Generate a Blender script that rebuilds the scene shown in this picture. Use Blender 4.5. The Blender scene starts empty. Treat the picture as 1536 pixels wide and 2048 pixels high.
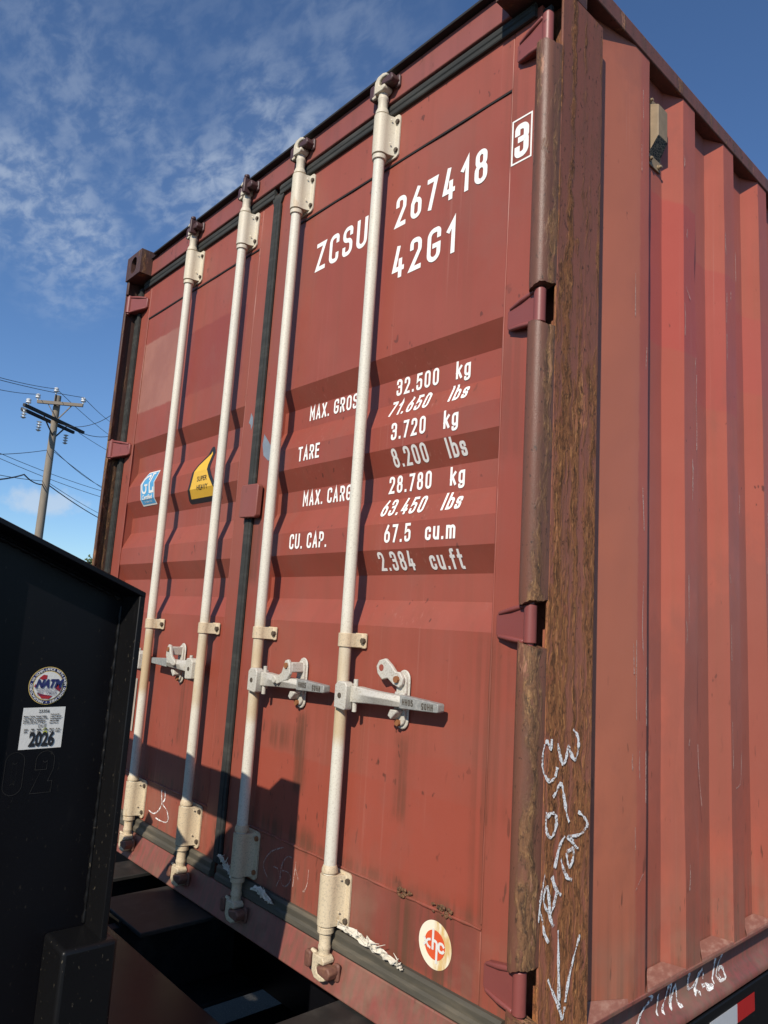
import bpy, bmesh, math, random
from mathutils import Vector, Matrix
random.seed(7)
R = math.radians
S = bpy.context.scene
COL = S.collection
GZ = -0.90                                   # ground height; z = 0 is the underside of the container

# ------------------------------------------------------------------ camera
cam = bpy.data.cameras.new('camera'); cam_o = bpy.data.objects.new('camera', cam); COL.objects.link(cam_o)
cam.sensor_fit = 'HORIZONTAL'; cam.sensor_width = 36.0; cam.lens = 36.0 * 1452.63 / 1536.0
cam.clip_start = 0.02; cam.clip_end = 2000
rt = Vector((0.67196681, 0.737968, 0.06215979)); up = Vector((0.07630203, -0.1524755, 0.98535741)); fw = Vector((-0.73664008, 0.65738455, 0.15876693))
cam_o.matrix_world = Matrix(((rt.x, up.x, -fw.x, 3.3524), (rt.y, up.y, -fw.y, -1.2197), (rt.z, up.z, -fw.z, 0.8930), (0, 0, 0, 1)))
S.camera = cam_o

# ------------------------------------------------------------------ sun, sky, exposure
SUN_EL, SUN_AZ = R(34.3), R(24.7)            # azimuth measured from the door's outward normal towards +x
sun_dir = Vector((math.cos(SUN_EL) * math.sin(SUN_AZ), -math.cos(SUN_EL) * math.cos(SUN_AZ), math.sin(SUN_EL)))
sl = bpy.data.lights.new('sun', 'SUN'); sl.energy = 4.6; sl.angle = R(0.53); sl.color = (1.0, 0.915, 0.80)
so = bpy.data.objects.new('sun', sl); COL.objects.link(so); so.rotation_euler = sun_dir.to_track_quat('Z', 'Y').to_euler(); so.location = (6, -8, 9)
S.view_settings.view_transform = 'Standard'; S.view_settings.look = 'None'; S.view_settings.exposure = 0.1; S.view_settings.gamma = 1.0
S.view_settings.use_curve_mapping = False
W = bpy.data.worlds.new('World'); S.world = W; W.use_nodes = True
wt = W.node_tree; wt.nodes.clear()
SKY_STRENGTH = 0.075


class NT:
    """small helper to write node trees"""
    def __init__(s, tree): s.t = tree
    def n(s, typ, ins=None, **props):
        nd = s.t.nodes.new(typ)
        for k, v in props.items(): setattr(nd, k, v)
        for k, v in (ins or {}).items():
            sock = nd.inputs[k]
            if isinstance(v, bpy.types.NodeSocket): s.t.links.new(v, sock)
            else:
                try: sock.default_value = v
                except Exception: sock.default_value = (v[0], v[1], v[2], 1.0)
        return nd
    def m(s, op, a, b=0.0, c=0.0, clamp=False):
        nd = s.n('ShaderNodeMath', {0: a, 1: b, 2: c}, operation=op); nd.use_clamp = clamp
        return nd.outputs[0]
    def vm(s, op, a, b=(0, 0, 0)):
        nd = s.n('ShaderNodeVectorMath', {0: a, 1: b}, operation=op)
        return nd.outputs['Value'] if op in ('DOT_PRODUCT', 'LENGTH', 'DISTANCE') else nd.outputs[0]
    def mix(s, f, a, b, blend='MIX'):
        nd = s.n('ShaderNodeMix', data_type='RGBA', blend_type=blend)
        for k, v in ((0, f), (6, a), (7, b)):
            if isinstance(v, bpy.types.NodeSocket): s.t.links.new(v, nd.inputs[k])
            elif k == 0: nd.inputs[0].default_value = v
            else: nd.inputs[k].default_value = (v[0], v[1], v[2], 1.0)
        return nd.outputs[2]
    def step(s, v, lo, hi):
        nd = s.n('ShaderNodeMapRange', {0: v, 1: lo, 2: hi, 3: 0.0, 4: 1.0}, interpolation_type='SMOOTHSTEP')
        return nd.outputs[0]
    def noise(s, vec, scale, detail=3.0, rough=0.55, dist=0.0):
        nd = s.n('ShaderNodeTexNoise', {'Vector': vec, 'Scale': scale, 'Detail': detail, 'Roughness': rough, 'Distortion': dist})
        return nd.outputs[0]
    def map(s, vec, scale=(1, 1, 1), loc=(0, 0, 0), rot=(0, 0, 0)):
        return s.n('ShaderNodeMapping', {'Vector': vec, 'Scale': scale, 'Location': loc, 'Rotation': rot}).outputs[0]


w = NT(wt)
sky = w.n('ShaderNodeTexSky', sky_type='NISHITA', sun_disc=False, sun_elevation=SUN_EL, sun_rotation=math.atan2(sun_dir.x, sun_dir.y),
          altitude=0.0, air_density=1.0, dust_density=0.05, ozone_density=3.0)
gen = w.n('ShaderNodeTexCoord').outputs['Generated']
sx = w.n('ShaderNodeSeparateXYZ', {0: gen})
zc = w.m('MAXIMUM', w.m('ADD', sx.outputs[2], 0.12), 0.03)
flat = w.n('ShaderNodeCombineXYZ', {0: w.m('DIVIDE', sx.outputs[0], zc), 1: w.m('DIVIDE', sx.outputs[1], zc), 2: 0.0}).outputs[0]
def blob(d, a0, a1): return w.step(w.vm('DOT_PRODUCT', gen, d), math.cos(R(a0)), math.cos(R(a1)))
area = w.m('MAXIMUM', blob((-0.751, 0.200, 0.629), 9.5, 2), blob((-0.755, 0.268, 0.599), 9, 2))
for d_, a_, k_ in (((-0.745, 0.349, 0.569), 9, 1.0), ((-0.722, 0.437, 0.537), 8, 0.9), ((-0.636, 0.423, 0.645), 8, 0.30), ((-0.597, 0.434, 0.674), 8, 0.20), ((-0.866, 0.184, 0.464), 7.5, 0.72), ((-0.873, 0.242, 0.423), 6, 0.7)):
    area = w.m('MAXIMUM', area, w.m('MULTIPLY', blob(d_, a_, 1.5), k_))
wisp = w.noise(w.map(flat, (1.0, 1.0, 1.0), rot=(0, 0, 0.5)), 1.6, 2.0, 0.5, 0.6)
ripple = w.noise(w.map(flat, (1.0, 1.7, 1.0), rot=(0, 0, 0.9)), 15.0, 5.0, 0.58, 0.25)
soft = w.m('MULTIPLY', w.step(wisp, 0.26, 0.66), w.step(ripple, 0.36, 0.70))
cl = w.m('MULTIPLY', area, w.m('ADD', w.m('MULTIPLY', soft, 0.54), w.m('MULTIPLY', w.step(wisp, 0.3, 0.8), 0.12)))
puffn = w.noise(gen, 34.0, 5.0, 0.6)
pb = w.n('ShaderNodeVectorMath', {0: w.vm('SUBTRACT', gen, (-0.952, 0.28, 0.131)), 1: (1.0, 1.0, 2.3)}, operation='MULTIPLY').outputs[0]
puff = w.step(w.m('ADD', w.vm('LENGTH', pb), w.m('MULTIPLY', w.m('SUBTRACT', 0.5, puffn), 0.09)), 0.05, 0.012)
cl = w.m('MINIMUM', w.m('ADD', cl, w.m('MULTIPLY', puff, 0.6)), 1.0)
blue = w.n('ShaderNodeVectorMath', {0: sky.outputs[0], 1: (1.02, 1.27, 1.56)}, operation='MULTIPLY').outputs[0]     # polarised, saturated phone-camera blue
lum = w.mix(cl, blue, (7.6, 8.6, 9.9))
bg = w.n('ShaderNodeBackground', {0: lum, 1: SKY_STRENGTH})
w.t.links.new(bg.outputs[0], w.n('ShaderNodeOutputWorld').inputs[0])


# ------------------------------------------------------------------ materials
def material(name):
    m = bpy.data.materials.new(name); m.use_nodes = True; m.node_tree.nodes.clear()
    t = NT(m.node_tree); co = t.n('ShaderNodeTexCoord').outputs['Object']
    return m, t, co
def finish(t, col, rough=0.5, metal=0.0, bump=None, bstr=0.3, bdist=0.002, coat=0.0, spec=0.5, alpha=None, normal2=None):
    ins = {'Base Color': col, 'Roughness': rough, 'Metallic': metal, 'Coat Weight': coat, 'Specular IOR Level': spec}
    if alpha is not None: ins['Alpha'] = alpha
    p = t.n('ShaderNodeBsdfPrincipled', ins)
    if bump is not None:
        b = t.n('ShaderNodeBump', {'Strength': bstr, 'Distance': bdist, 'Height': bump})
        if normal2 is not None:
            b2 = t.n('ShaderNodeBump', {'Strength': 1.0, 'Distance': normal2[1], 'Height': normal2[0]}); t.t.links.new(b2.outputs[0], b.inputs['Normal'])
        t.t.links.new(b.outputs[0], p.inputs['Normal'])
    t.t.links.new(p.outputs[0], t.n('ShaderNodeOutputMaterial').inputs[0])
def boxmask(t, xyz, ax, a0, a1, az, b0, b1, wob, soft=0.006):
    u = t.m('ADD', xyz.outputs[ax], wob); v = t.m('ADD', xyz.outputs[az], wob)
    f = t.m('MULTIPLY', t.step(u, a0 - soft, a0 + soft), t.step(u, a1 + soft, a1 - soft))
    return t.m('MULTIPLY', f, t.m('MULTIPLY', t.step(v, b0 - soft, b0 + soft), t.step(v, b1 + soft, b1 - soft)))

STAINS = [(1.575, 1.625, .42, .64, .75), (2.0, 2.045, .44, .64, .6), (.845, .895, .44, .66, .6), (2.03, 2.09, .10, .275, .8), (2.14, 2.225, .09, .275, .8), (1.36, 1.44, .0, .12, .6), (1.78, 1.88, .0, .1, .6), (1.42, 1.60, .53, .59, .55),
          (1.20, 1.30, 1.02, 1.23, .55), (1.33, 1.70, .285, .33, .6), (1.50, 2.28, .283, .30, .7), (2.25, 2.30, .28, .9, .35), (.15, 1.1, .283, .31, .6), (2.29, 2.34, .5, .88, .4), (2.29, 2.36, 1.3, 1.6, .3), (2.28, 2.33, 2.05, 2.31, .35)]
def paint(name, base, patches=(), grime=True, speck=0.685, wave=0.004, rough=0.5, streak=0.22):
    m, t, co = material(name); xyz = t.n('ShaderNodeSeparateXYZ', {0: co})
    big = t.noise(co, 1.1, 4.0, 0.6); mid = t.noise(co, 6.0, 5.0, 0.6); fine = t.noise(co, 170.0, 2.0)
    st = t.noise(t.map(co, (16, 16, 0.55)), 1.6, 5.0, 0.6); st2 = t.noise(t.map(co, (60, 60, 0.9)), 1.0, 3.0, 0.5)
    dark = tuple(c * 0.80 for c in base); chalk = (base[0] * 1.10 + .015, base[1] * 1.28 + .008, base[2] * 1.3 + .007)
    c = t.mix(t.step(big, 0.3, 0.72), base, chalk)
    c = t.mix(t.m('MULTIPLY', t.step(st, 0.42, 0.75), streak * 2.2), c, (base[0] * .82, base[1] * 1.15, base[2] * 1.1))
    c = t.mix(t.m('MULTIPLY', t.step(st2, 0.55, 0.8), streak), c, chalk)
    c = t.mix(t.m('MULTIPLY', t.step(mid, 0.55, 0.8), 0.22), c, dark)
    wob = t.m('MULTIPLY', t.m('SUBTRACT', t.noise(co, 22.0, 3.0), 0.5), 0.018)
    for (ax, a0, a1, az, b0, b1, col, f) in patches:
        mk = boxmask(t, xyz, ax, a0, a1, az, b0, b1, wob)
        c = t.mix(t.m('MULTIPLY', mk, f), c, col)
    c = t.mix(t.m('MULTIPLY', t.step(fine, 0.35, 0.75), 0.10), c, chalk)
    # rusty pin spots with short runs below them
    sp = t.noise(t.map(co, (1, 1, 0.6)), 46.0, 2.0, 0.5); area = t.step(t.noise(co, 2.3, 2.0), 0.42, 0.62)
    c = t.mix(t.m('MULTIPLY', t.m('MULTIPLY', t.step(sp, speck, speck + .06), area), 0.75), c, (0.075, 0.026, 0.016))
    # light scuffs
    sc = t.noise(t.map(co, (150, 150, 9), rot=(0.5, 0.25, 0)), 1.0, 4.0, 0.55); sa = t.step(t.noise(co, 3.1, 2.0), 0.55, 0.72)
    c = t.mix(t.m('MULTIPLY', t.m('MULTIPLY', t.step(sc, 0.72, 0.80), sa), 0.5), c, (0.52, 0.33, 0.27))
    if grime:
        dr = t.noise(t.map(co, (75, 75, 15)), 1.0, 2.0, 0.5); da = t.m('MULTIPLY', t.step(xyz.outputs[2], 0.95, 0.45), t.step(t.noise(co, 2.7, 2.0), 0.36, 0.6))
        c = t.mix(t.m('MULTIPLY', t.m('MULTIPLY', t.step(dr, 0.66, 0.72), da), 0.7), c, (0.085, 0.032, 0.019))
        run = t.noise(t.map(co, (120, 120, 0.8), loc=(1, 2, 3)), 1.0, 3.0, 0.55); ra = t.step(t.noise(t.map(co, (1.5, 1.5, 1.2)), 1.6, 2.0), 0.45, 0.65)
        c = t.mix(t.m('MULTIPLY', t.m('MULTIPLY', t.step(run, 0.60, 0.74), ra), 0.30), c, (0.46, 0.22, 0.17))
        ox = t.noise(t.map(co, (1.3, 1.3, 0.9), loc=(5, 5, 1)), 1.0, 6.0, 0.68); c = t.mix(t.m('MULTIPLY', t.step(ox, 0.49, 0.60), 0.42), c, (0.235, 0.083, 0.058))
        for (a0, a1, b0, b1, f_) in STAINS if name == 'door_paint' else ():
            mk = boxmask(t, xyz, 0, a0, a1, 2, b0, b1, t.m('MULTIPLY', wob, 2.0), 0.022)
            c = t.mix(t.m('MULTIPLY', t.m('MULTIPLY', mk, t.step(st2, 0.34, 0.62)), f_), c, (0.105, 0.042, 0.022))
        low = t.step(xyz.outputs[2], 0.42, 0.02)
        c = t.mix(t.m('MULTIPLY', low, t.m('MULTIPLY', t.step(st2, 0.35, 0.7), 0.60)), c, (0.12, 0.075, 0.045))
        c = t.mix(t.m('MULTIPLY', t.m('MULTIPLY', low, t.step(mid, 0.45, 0.7)), 0.35), c, (0.30, 0.21, 0.14))
    finish(t, c, t.m('ADD', rough - .08, t.m('MULTIPLY', mid, 0.22)), bump=fine, bstr=0.12, bdist=0.001, normal2=(t.noise(co, 4.5, 2.0), wave))
    return m

RED = (0.264, 0.055, 0.033)
FADE = (0.345, 0.150, 0.105)
DOOR_PATCHES = [(0, 0.146, 0.52, 2, 1.80, 2.135, FADE, 0.95), (0, 0.60, 1.06, 2, 1.79, 2.07, (0.232, 0.044, 0.030), 0.8), (0, 1.33, 2.28, 2, 0.30, 0.515, (0.30, 0.060, 0.034), 0.7),
                (0, 1.9, 2.28, 2, 0.33, 0.60, (0.31, 0.068, 0.042), 0.5), (0, 1.80, 2.28, 2, 0.14, 0.275, (0.20, 0.052, 0.038), 0.7), (0, 1.45, 1.6, 2, 0.52, 0.60, (0.17, 0.055, 0.033), 0.2)]
M = {}
M['door'] = paint('door_paint', RED, DOOR_PATCHES)
M['frame'] = paint('frame_paint', (0.225, 0.056, 0.043), speck=0.66, streak=0.3)
M['hinge'] = paint('hinge_paint', (0.205, 0.050, 0.042), grime=False, rough=0.42, speck=.64, wave=0.0015, streak=0.1)
SIDE_PATCHES = [(1, 0.505, 0.83, 2, 1.73, 2.19, (0.42, 0.075, 0.052), 0.75), (1, 0.83, 1.1, 2, 1.62, 2.08, (0.40, 0.076, 0.056), 0.55), (1, 1.1, 1.42, 2, 1.75, 2.02, (0.41, 0.08, 0.06), 0.55),
                (1, 1.36, 1.75, 2, 0.62, 1.16, (0.26, 0.04, 0.028), 0.9), (1, 0.26, 0.46, 2, 0.08, 2.6, (0.44, 0.140, 0.075), 0.85)]
M['side'] = paint('side_paint', (0.385, 0.088, 0.052), SIDE_PATCHES, grime=True, speck=0.71, streak=0.2)

def rusty(name, cover, gloss=0.6, tall=2.2, brown=(0.150, 0.062, 0.042), lite=1.0, warm=False):
    """old brown paint over flaking, fibrous rust: cover = share of the surface that kept its paint"""
    m, t, co = material(name); xyz = t.n('ShaderNodeSeparateXYZ', {0: co})
    warp = t.n('ShaderNodeTexNoise', {'Vector': co, 'Scale': 14.0, 'Detail': 3.0}).outputs[1]
    cw = t.vm('ADD', co, t.n('ShaderNodeVectorMath', {0: t.vm('SUBTRACT', warp, (0.5, 0.5, 0.5)), 1: (0.034, 0.034, 0.06)}, operation='MULTIPLY').outputs[0])
    fib = t.noise(t.map(cw, (80, 80, 19.0)), 1.0, 6.0, 0.72, 0.6); fib2 = t.noise(t.map(cw, (150, 150, 34.0), loc=(4, 2, 1)), 1.0, 5.0, 0.66, 0.4)
    blot = t.noise(t.map(cw, (22, 22, 3.2), loc=(7, 3, 2)), 1.0, 6.0, 0.66); wide = t.noise(t.map(cw, (26, 26, 0.55)), 1.0, 4.0, 0.60); fine = t.noise(co, 300.0, 3.0, 0.7)
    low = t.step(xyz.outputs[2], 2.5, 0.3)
    bare = t.step(t.m('ADD', t.m('MULTIPLY', blot, 0.50), t.m('ADD', t.m('MULTIPLY', wide, 0.66), t.m('MULTIPLY', low, 0.09))), cover, cover + .10)
    pnt = t.mix(t.step(wide, 0.35, 0.7), brown, tuple(c * f for c, f in zip(brown, (0.70, 0.86, 0.86))))
    pnt = t.mix(t.m('MULTIPLY', t.step(fib, 0.56, 0.72), 0.5), pnt, (0.20, 0.092, 0.056))
    pit = t.noise(t.map(co, (1, 1, .7)), 95.0, 4.0, 0.7); pnt = t.mix(t.step(pit, 0.60, 0.68), pnt, (0.060, 0.032, 0.022))
    rust = t.mix(t.step(fib, 0.36, 0.60), tuple(q * lite for q in (0.058, 0.031, 0.017)), tuple(q * lite for q in (0.165, 0.080, 0.038)))
    rust = t.mix(t.m('MULTIPLY', t.step(fib2, 0.52, 0.68), 0.85), rust, (0.27 * lite, 0.150 * lite, 0.062 * lite))
    rust = t.mix(t.m('MULTIPLY', t.m('MULTIPLY', t.step(blot, 0.58, 0.72), t.step(fib2, 0.42, 0.6)), 0.8), rust, (0.40 * lite, 0.23 * lite, 0.10 * lite))
    rust = t.mix(t.m('MULTIPLY', t.step(fine, 0.55, 0.72), 0.4), rust, (0.30, 0.20, 0.12)); rust = t.mix(t.m('MULTIPLY', t.step(pit, 0.55, 0.66), 0.75), rust, (0.042, 0.024, 0.016))
    scale_ = t.noise(t.map(cw, (34, 34, 14), loc=(9, 4, 6)), 1.0, 5.0, 0.7); rust = t.mix(t.m('MULTIPLY', t.step(scale_, 0.56, 0.66), 0.7), rust, (0.17 * lite, 0.070 * lite, 0.045 * lite))
    c = t.mix(bare, pnt, rust)
    flake = t.m('MULTIPLY', t.step(blot, 0.635, 0.65), t.step(fib, 0.45, 0.55)); c = t.mix(t.m('MULTIPLY', flake, 0.8), c, (0.36, 0.17, 0.105))
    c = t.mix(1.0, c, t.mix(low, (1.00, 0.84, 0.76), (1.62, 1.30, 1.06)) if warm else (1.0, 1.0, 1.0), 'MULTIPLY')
    h = t.m('ADD', t.m('MULTIPLY', t.m('SUBTRACT', 1.0, bare), 0.5), t.m('MULTIPLY', t.m('ADD', fib, t.m('MULTIPLY', fib2, 0.6)), bare))
    finish(t, c, t.m('ADD', gloss, t.m('MULTIPLY', bare, 0.25)), bump=h, bstr=0.75, bdist=0.0035, normal2=(fine, 0.0006), spec=0.18 if warm else 0.3)
    return m
M['post'] = rusty('rusted_post', 0.575, 0.55, brown=(0.215, 0.094, 0.070), lite=1.3, warm=True)
M['nose'] = rusty('worn_nose', 0.618, 0.40, brown=(0.158, 0.066, 0.043), lite=1.15)
M['casting'] = rusty('rusted_casting', 0.60, 0.5, brown=(0.085, 0.042, 0.033))
M['rail'] = rusty('rusted_rail', 0.66, 0.55, brown=(0.175, 0.070, 0.052), lite=1.3)
M['cam_rust'] = rusty('forged_keeper', 0.50, 0.5)

def galv(name, a, b, speck, dirt, dz):
    m, t, co = material(name); xyz = t.n('ShaderNodeSeparateXYZ', {0: co})
    f = t.noise(co, 520.0, 2.0, 0.6); f2 = t.noise(co, 210.0, 3.0, 0.65); mid = t.noise(t.map(co, (1, 1, .35)), 30.0, 4.0); big = t.noise(t.map(co, (1, 1, .5)), 5.0, 3.0)
    c = t.mix(t.step(big, 0.35, 0.7), a, b)
    c = t.mix(t.m('MULTIPLY', t.step(f2, 0.50, 0.66), speck), c, (0.30, 0.26, 0.19))
    c = t.mix(t.m('MULTIPLY', t.step(f, 0.58, 0.7), speck * .8), c, (0.20, 0.16, 0.11))
    c = t.mix(t.m('MULTIPLY', t.step(mid, 0.62, 0.76), dirt), c, (0.40, 0.25, 0.10))
    for z0, z1, k in dz:
        zz = t.m('MULTIPLY', t.step(xyz.outputs[2], z0 - .03, z0 + .02), t.step(xyz.outputs[2], z1 + .12, z1 - .05))
        c = t.mix(t.m('MULTIPLY', zz, t.m('MULTIPLY', t.step(big, 0.2, 0.6), k)), c, (0.46, 0.32, 0.15))
    chip = t.noise(t.map(co, (1, 1, .7)), 24.0, 4.0, 0.6)
    c = t.mix(t.step(chip, 0.735, 0.75), c, (0.13, 0.055, 0.03))
    finish(t, c, 0.55, bump=f2, bstr=0.25, bdist=0.001)
    return m
M['rod'] = galv('rod_coating', (0.66, 0.625, 0.515), (0.61, 0.585, 0.50), 0.32, 0.3, [(0.60, 0.84, 0.8)])
M['bracket'] = galv('bracket_coating', (0.62, 0.54, 0.39), (0.58, 0.53, 0.43), 0.28, 0.5, [])
M['bracket_low'] = galv('weathered_bracket_coating', (0.58, 0.46, 0.30), (0.60, 0.50, 0.34), 0.55, 0.6, [])
M['handle'] = galv('handle_coating', (0.54, 0.51, 0.43), (0.48, 0.465, 0.42), 0.62, 0.3, [])

def plain(name, col, rough=0.6, var=0.25, scale=30.0, metal=0.0, bumpd=0.001, coat=0.0, dust=0.0, dustcol=(0.35, 0.32, 0.27), stretch=(1, 1, 1), spec=0.5):
    m, t, co = material(name); n1 = t.noise(t.map(co, stretch), scale, 4.0, 0.6); n2 = t.noise(co, scale * 5, 3.0)
    c = t.mix(n1, tuple(x * (1 - var) for x in col), tuple(min(1, x * (1 + var)) for x in col))
    if dust: c = t.mix(t.m('MULTIPLY', t.step(n1, 0.45, 0.8), dust), c, dustcol)
    finish(t, c, t.m('ADD', rough - .06, t.m('MULTIPLY', n1, 0.12)), metal, n2, 0.25, bumpd, coat, spec)
    return m
M['gasket'] = plain('gasket_rubber', (0.036, 0.037, 0.034), 0.75, 0.3, 20, dust=0.4, dustcol=(0.105, 0.100, 0.085), stretch=(.3, 2, 2), spec=0.25)
M['gasket_low'] = plain('dusty_gasket_rubber', (0.070, 0.062, 0.045), 0.7, 0.35, 16, dust=0.6, dustcol=(0.19, 0.15, 0.095), stretch=(.3, 2, 2))
M['keeper'] = plain('dark_keeper', (0.070, 0.034, 0.032), 0.5, 0.4, 40)
M['keeper_low'] = plain('rusty_keeper', (0.150, 0.062, 0.042), 0.65, 0.55, 55, bumpd=.002, dust=.5, dustcol=(.25, .13, .06))
M['pit'] = plain('shade_black', (0.008, 0.008, 0.008), 0.9, spec=0.05)  # near black, holds the shade under the deck as colour
M['grip'] = plain('worn_grip', (0.26, 0.26, 0.24), 0.42, 0.35, 120, dust=.5, dustcol=(.48, .46, .41))
M['letter'] = plain('white_lettering', (0.88, 0.86, 0.80), 0.5, 0.05, 90)
M['dark'] = plain('dark_steel_and_shade', (0.012, 0.010, 0.010), 0.8)  # also paints the shade at the header lip and door seam
M['bolt'] = plain('bolt_steel', (0.075, 0.058, 0.040), 0.5, 0.5, 60)
M['rust_bolt'] = plain('rusty_bolt', (0.26, 0.10, 0.035), 0.7, 0.5, 200)
M['vent'] = plain('vent_plastic', (0.25, 0.180, 0.105), 0.6, 0.25, 40, dust=0.35, dustcol=(0.36, 0.25, 0.16))
M['ledge'] = plain('dusty_ledge', (0.27, 0.105, 0.070), 0.75, 0.3, 60, dust=0.55, dustcol=(0.46, 0.29, 0.21), stretch=(1, .5, 1.3))
M['sealant'] = plain('peeling_sealant', (0.66, 0.61, 0.50), 0.6, 0.2, 90, bumpd=0.003, dust=.3, dustcol=(.3, .24, .15))
M['tape'] = plain('grey_tape', (0.20, 0.23, 0.26), 0.4, 0.3, 30)
M['plaque'] = plain('data_plate', (0.42, 0.36, 0.29), 0.4)
M['wood'] = plain('pole_wood', (0.235, 0.200, 0.155), 0.85, 0.35, 9, stretch=(4, 4, .35), bumpd=.004)
M['arm_dark'] = plain('dark_crossarm', (0.030, 0.027, 0.024), 0.8)
M['arm'] = plain('crossarm_wood', (0.20, 0.17, 0.135), 0.85, 0.3)
M['porcelain'] = plain('porcelain', (0.62, 0.64, 0.64), 0.2)
M['cable'] = plain('cable', (0.030, 0.034, 0.040), 0.6)
M['bark'] = plain('bark', (0.09, 0.068, 0.05), 0.9, 0.4, 12)
M['rubber'] = plain('tyre_rubber', (0.02, 0.02, 0.02), 0.8)
M['rim'] = plain('wheel_rim', (0.35, 0.35, 0.36), 0.4, metal=0.6)
M['decal_white'] = plain('decal_white', (0.70, 0.69, 0.64), 0.45, 0.06, 60)
M['decal_black'] = plain('decal_black', (0.016, 0.016, 0.018), 0.5)
M['decal_yellow'] = plain('decal_yellow', (0.74, 0.44, 0.045), 0.45, 0.08, 14)
M['decal_gold'] = plain('decal_gold', (0.66, 0.48, 0.14), 0.45)
M['decal_blue'] = plain('decal_blue', (0.085, 0.33, 0.56), 0.45, 0.1, 20)
M['decal_navy'] = plain('decal_navy', (0.022, 0.026, 0.115), 0.4)
M['decal_red'] = plain('decal_red', (0.36, 0.020, 0.026), 0.45)
M['decal_orange'] = plain('decal_orange', (0.66, 0.095, 0.030), 0.45, 0.12, 30)
M['refl_red'] = plain('reflector_red', (0.42, 0.016, 0.014), 0.35, 0.25, 70, stretch=(1, 6, .2))
M['refl_white'] = plain('reflector_white', (0.50, 0.51, 0.52), 0.35, 0.25, 70, stretch=(1, 6, .2))
M['marker'] = plain('marker_green', (0.42, 0.46, 0.06), 0.5)
def stained():
    m, t, co = material('stained_white_decal'); xyz = t.n('ShaderNodeSeparateXYZ', {0: co})
    n1 = t.noise(t.map(co, (1, 1, .4)), 60.0, 4.0)
    k = t.m('MULTIPLY', t.step(t.m('ADD', xyz.outputs[0], t.m('MULTIPLY', n1, 0.02)), 2.158, 2.185), t.step(n1, 0.35, 0.65))
    c = t.mix(t.m('MULTIPLY', k, 0.85), (0.82, 0.76, 0.58), (0.62, 0.38, 0.10)); finish(t, c, 0.45)
    return m
M['stained'] = stained()
def chalk_mat():
    m, t, co = material('chalk_strokes'); n1 = t.noise(co, 330.0, 3.0, 0.7); n2 = t.noise(co, 70.0, 3.0, 0.6)
    finish(t, (0.93, 0.92, 0.88), 0.9, alpha=t.step(t.m('ADD', t.m('MULTIPLY', n1, .7), t.m('MULTIPLY', n2, .4)), 0.46, 0.56)); return m
M['chalk'] = chalk_mat()
def faint_chalk():
    m, t, co = material('faint_chalk_strokes'); n1 = t.noise(co, 330.0, 3.0, 0.7)
    finish(t, (0.58, 0.40, 0.33), 0.9, alpha=t.m('MULTIPLY', t.step(n1, 0.38, 0.56), 0.8)); return m
M['faint_chalk'] = faint_chalk()

def black_steel(name, base=(0.0042, 0.0042, 0.0055), rough=0.26, dust=1.0):
    m, t, co = material(name); n1 = t.noise(co, 5.0, 4.0); sp = t.noise(t.map(co, (1, 1, .45)), 190.0, 2.0, 0.5); sm = t.noise(t.map(co, (40, 40, 6), rot=(.6, .2, 0)), 1.0, 4.0)
    c = t.mix(t.m('MULTIPLY', t.step(sp, 0.685, 0.75), 0.5 * dust), base, (0.20, 0.17, 0.12))
    c = t.mix(t.m('MULTIPLY', t.m('MULTIPLY', t.step(sm, 0.6, 0.78), t.step(n1, 0.5, 0.7)), 0.20 * dust), c, (0.12, 0.11, 0.10))
    finish(t, c, t.m('ADD', rough - .06, t.m('MULTIPLY', n1, 0.25)), bump=t.noise(co, 9.0, 2.0), bstr=0.10, bdist=0.004, spec=0.22); return m
M['black'] = black_steel('black_trailer_paint', dust=0.15)
M['black_dusty'] = black_steel('dusty_black_trailer_paint', (0.0055, 0.0055, 0.006), 0.34, 0.7)
M['beam_top'] = plain('worn_beam_top', (0.022, 0.021, 0.019), 0.55, 0.4, 12, dust=0.5, dustcol=(0.075, 0.068, 0.058), spec=0.25)
def ground_mat():
    m, t, co = material('asphalt'); n1 = t.noise(co, 120.0, 4.0, 0.7); n2 = t.noise(co, 0.5, 4.0); v = t.n('ShaderNodeTexVoronoi', {'Vector': co, 'Scale': 70.0}).outputs[0]
    c = t.mix(n2, (0.014, 0.014, 0.0145), (0.036, 0.035, 0.033)); c = t.mix(t.m('MULTIPLY', t.step(n1, 0.52, 0.72), 0.8), c, (0.10, 0.096, 0.09)); c = t.mix(t.m('MULTIPLY', t.step(v, 0.35, 0.1), 0.5), c, (0.02, 0.02, 0.022))
    finish(t, c, 0.9, bump=n1, bstr=0.6, bdist=0.01); return m
M['ground'] = ground_mat()
def leaf_mat():
    m, t, co = material('leaves'); n1 = t.noise(co, 1.2, 3.0); n2 = t.noise(co, 9.0, 2.0)
    finish(t, t.mix(t.m('MULTIPLY', t.m('ADD', n1, n2), 0.5), (0.030, 0.055, 0.016), (0.085, 0.12, 0.035)), 0.7); return m
M['leaf'] = leaf_mat()


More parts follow.
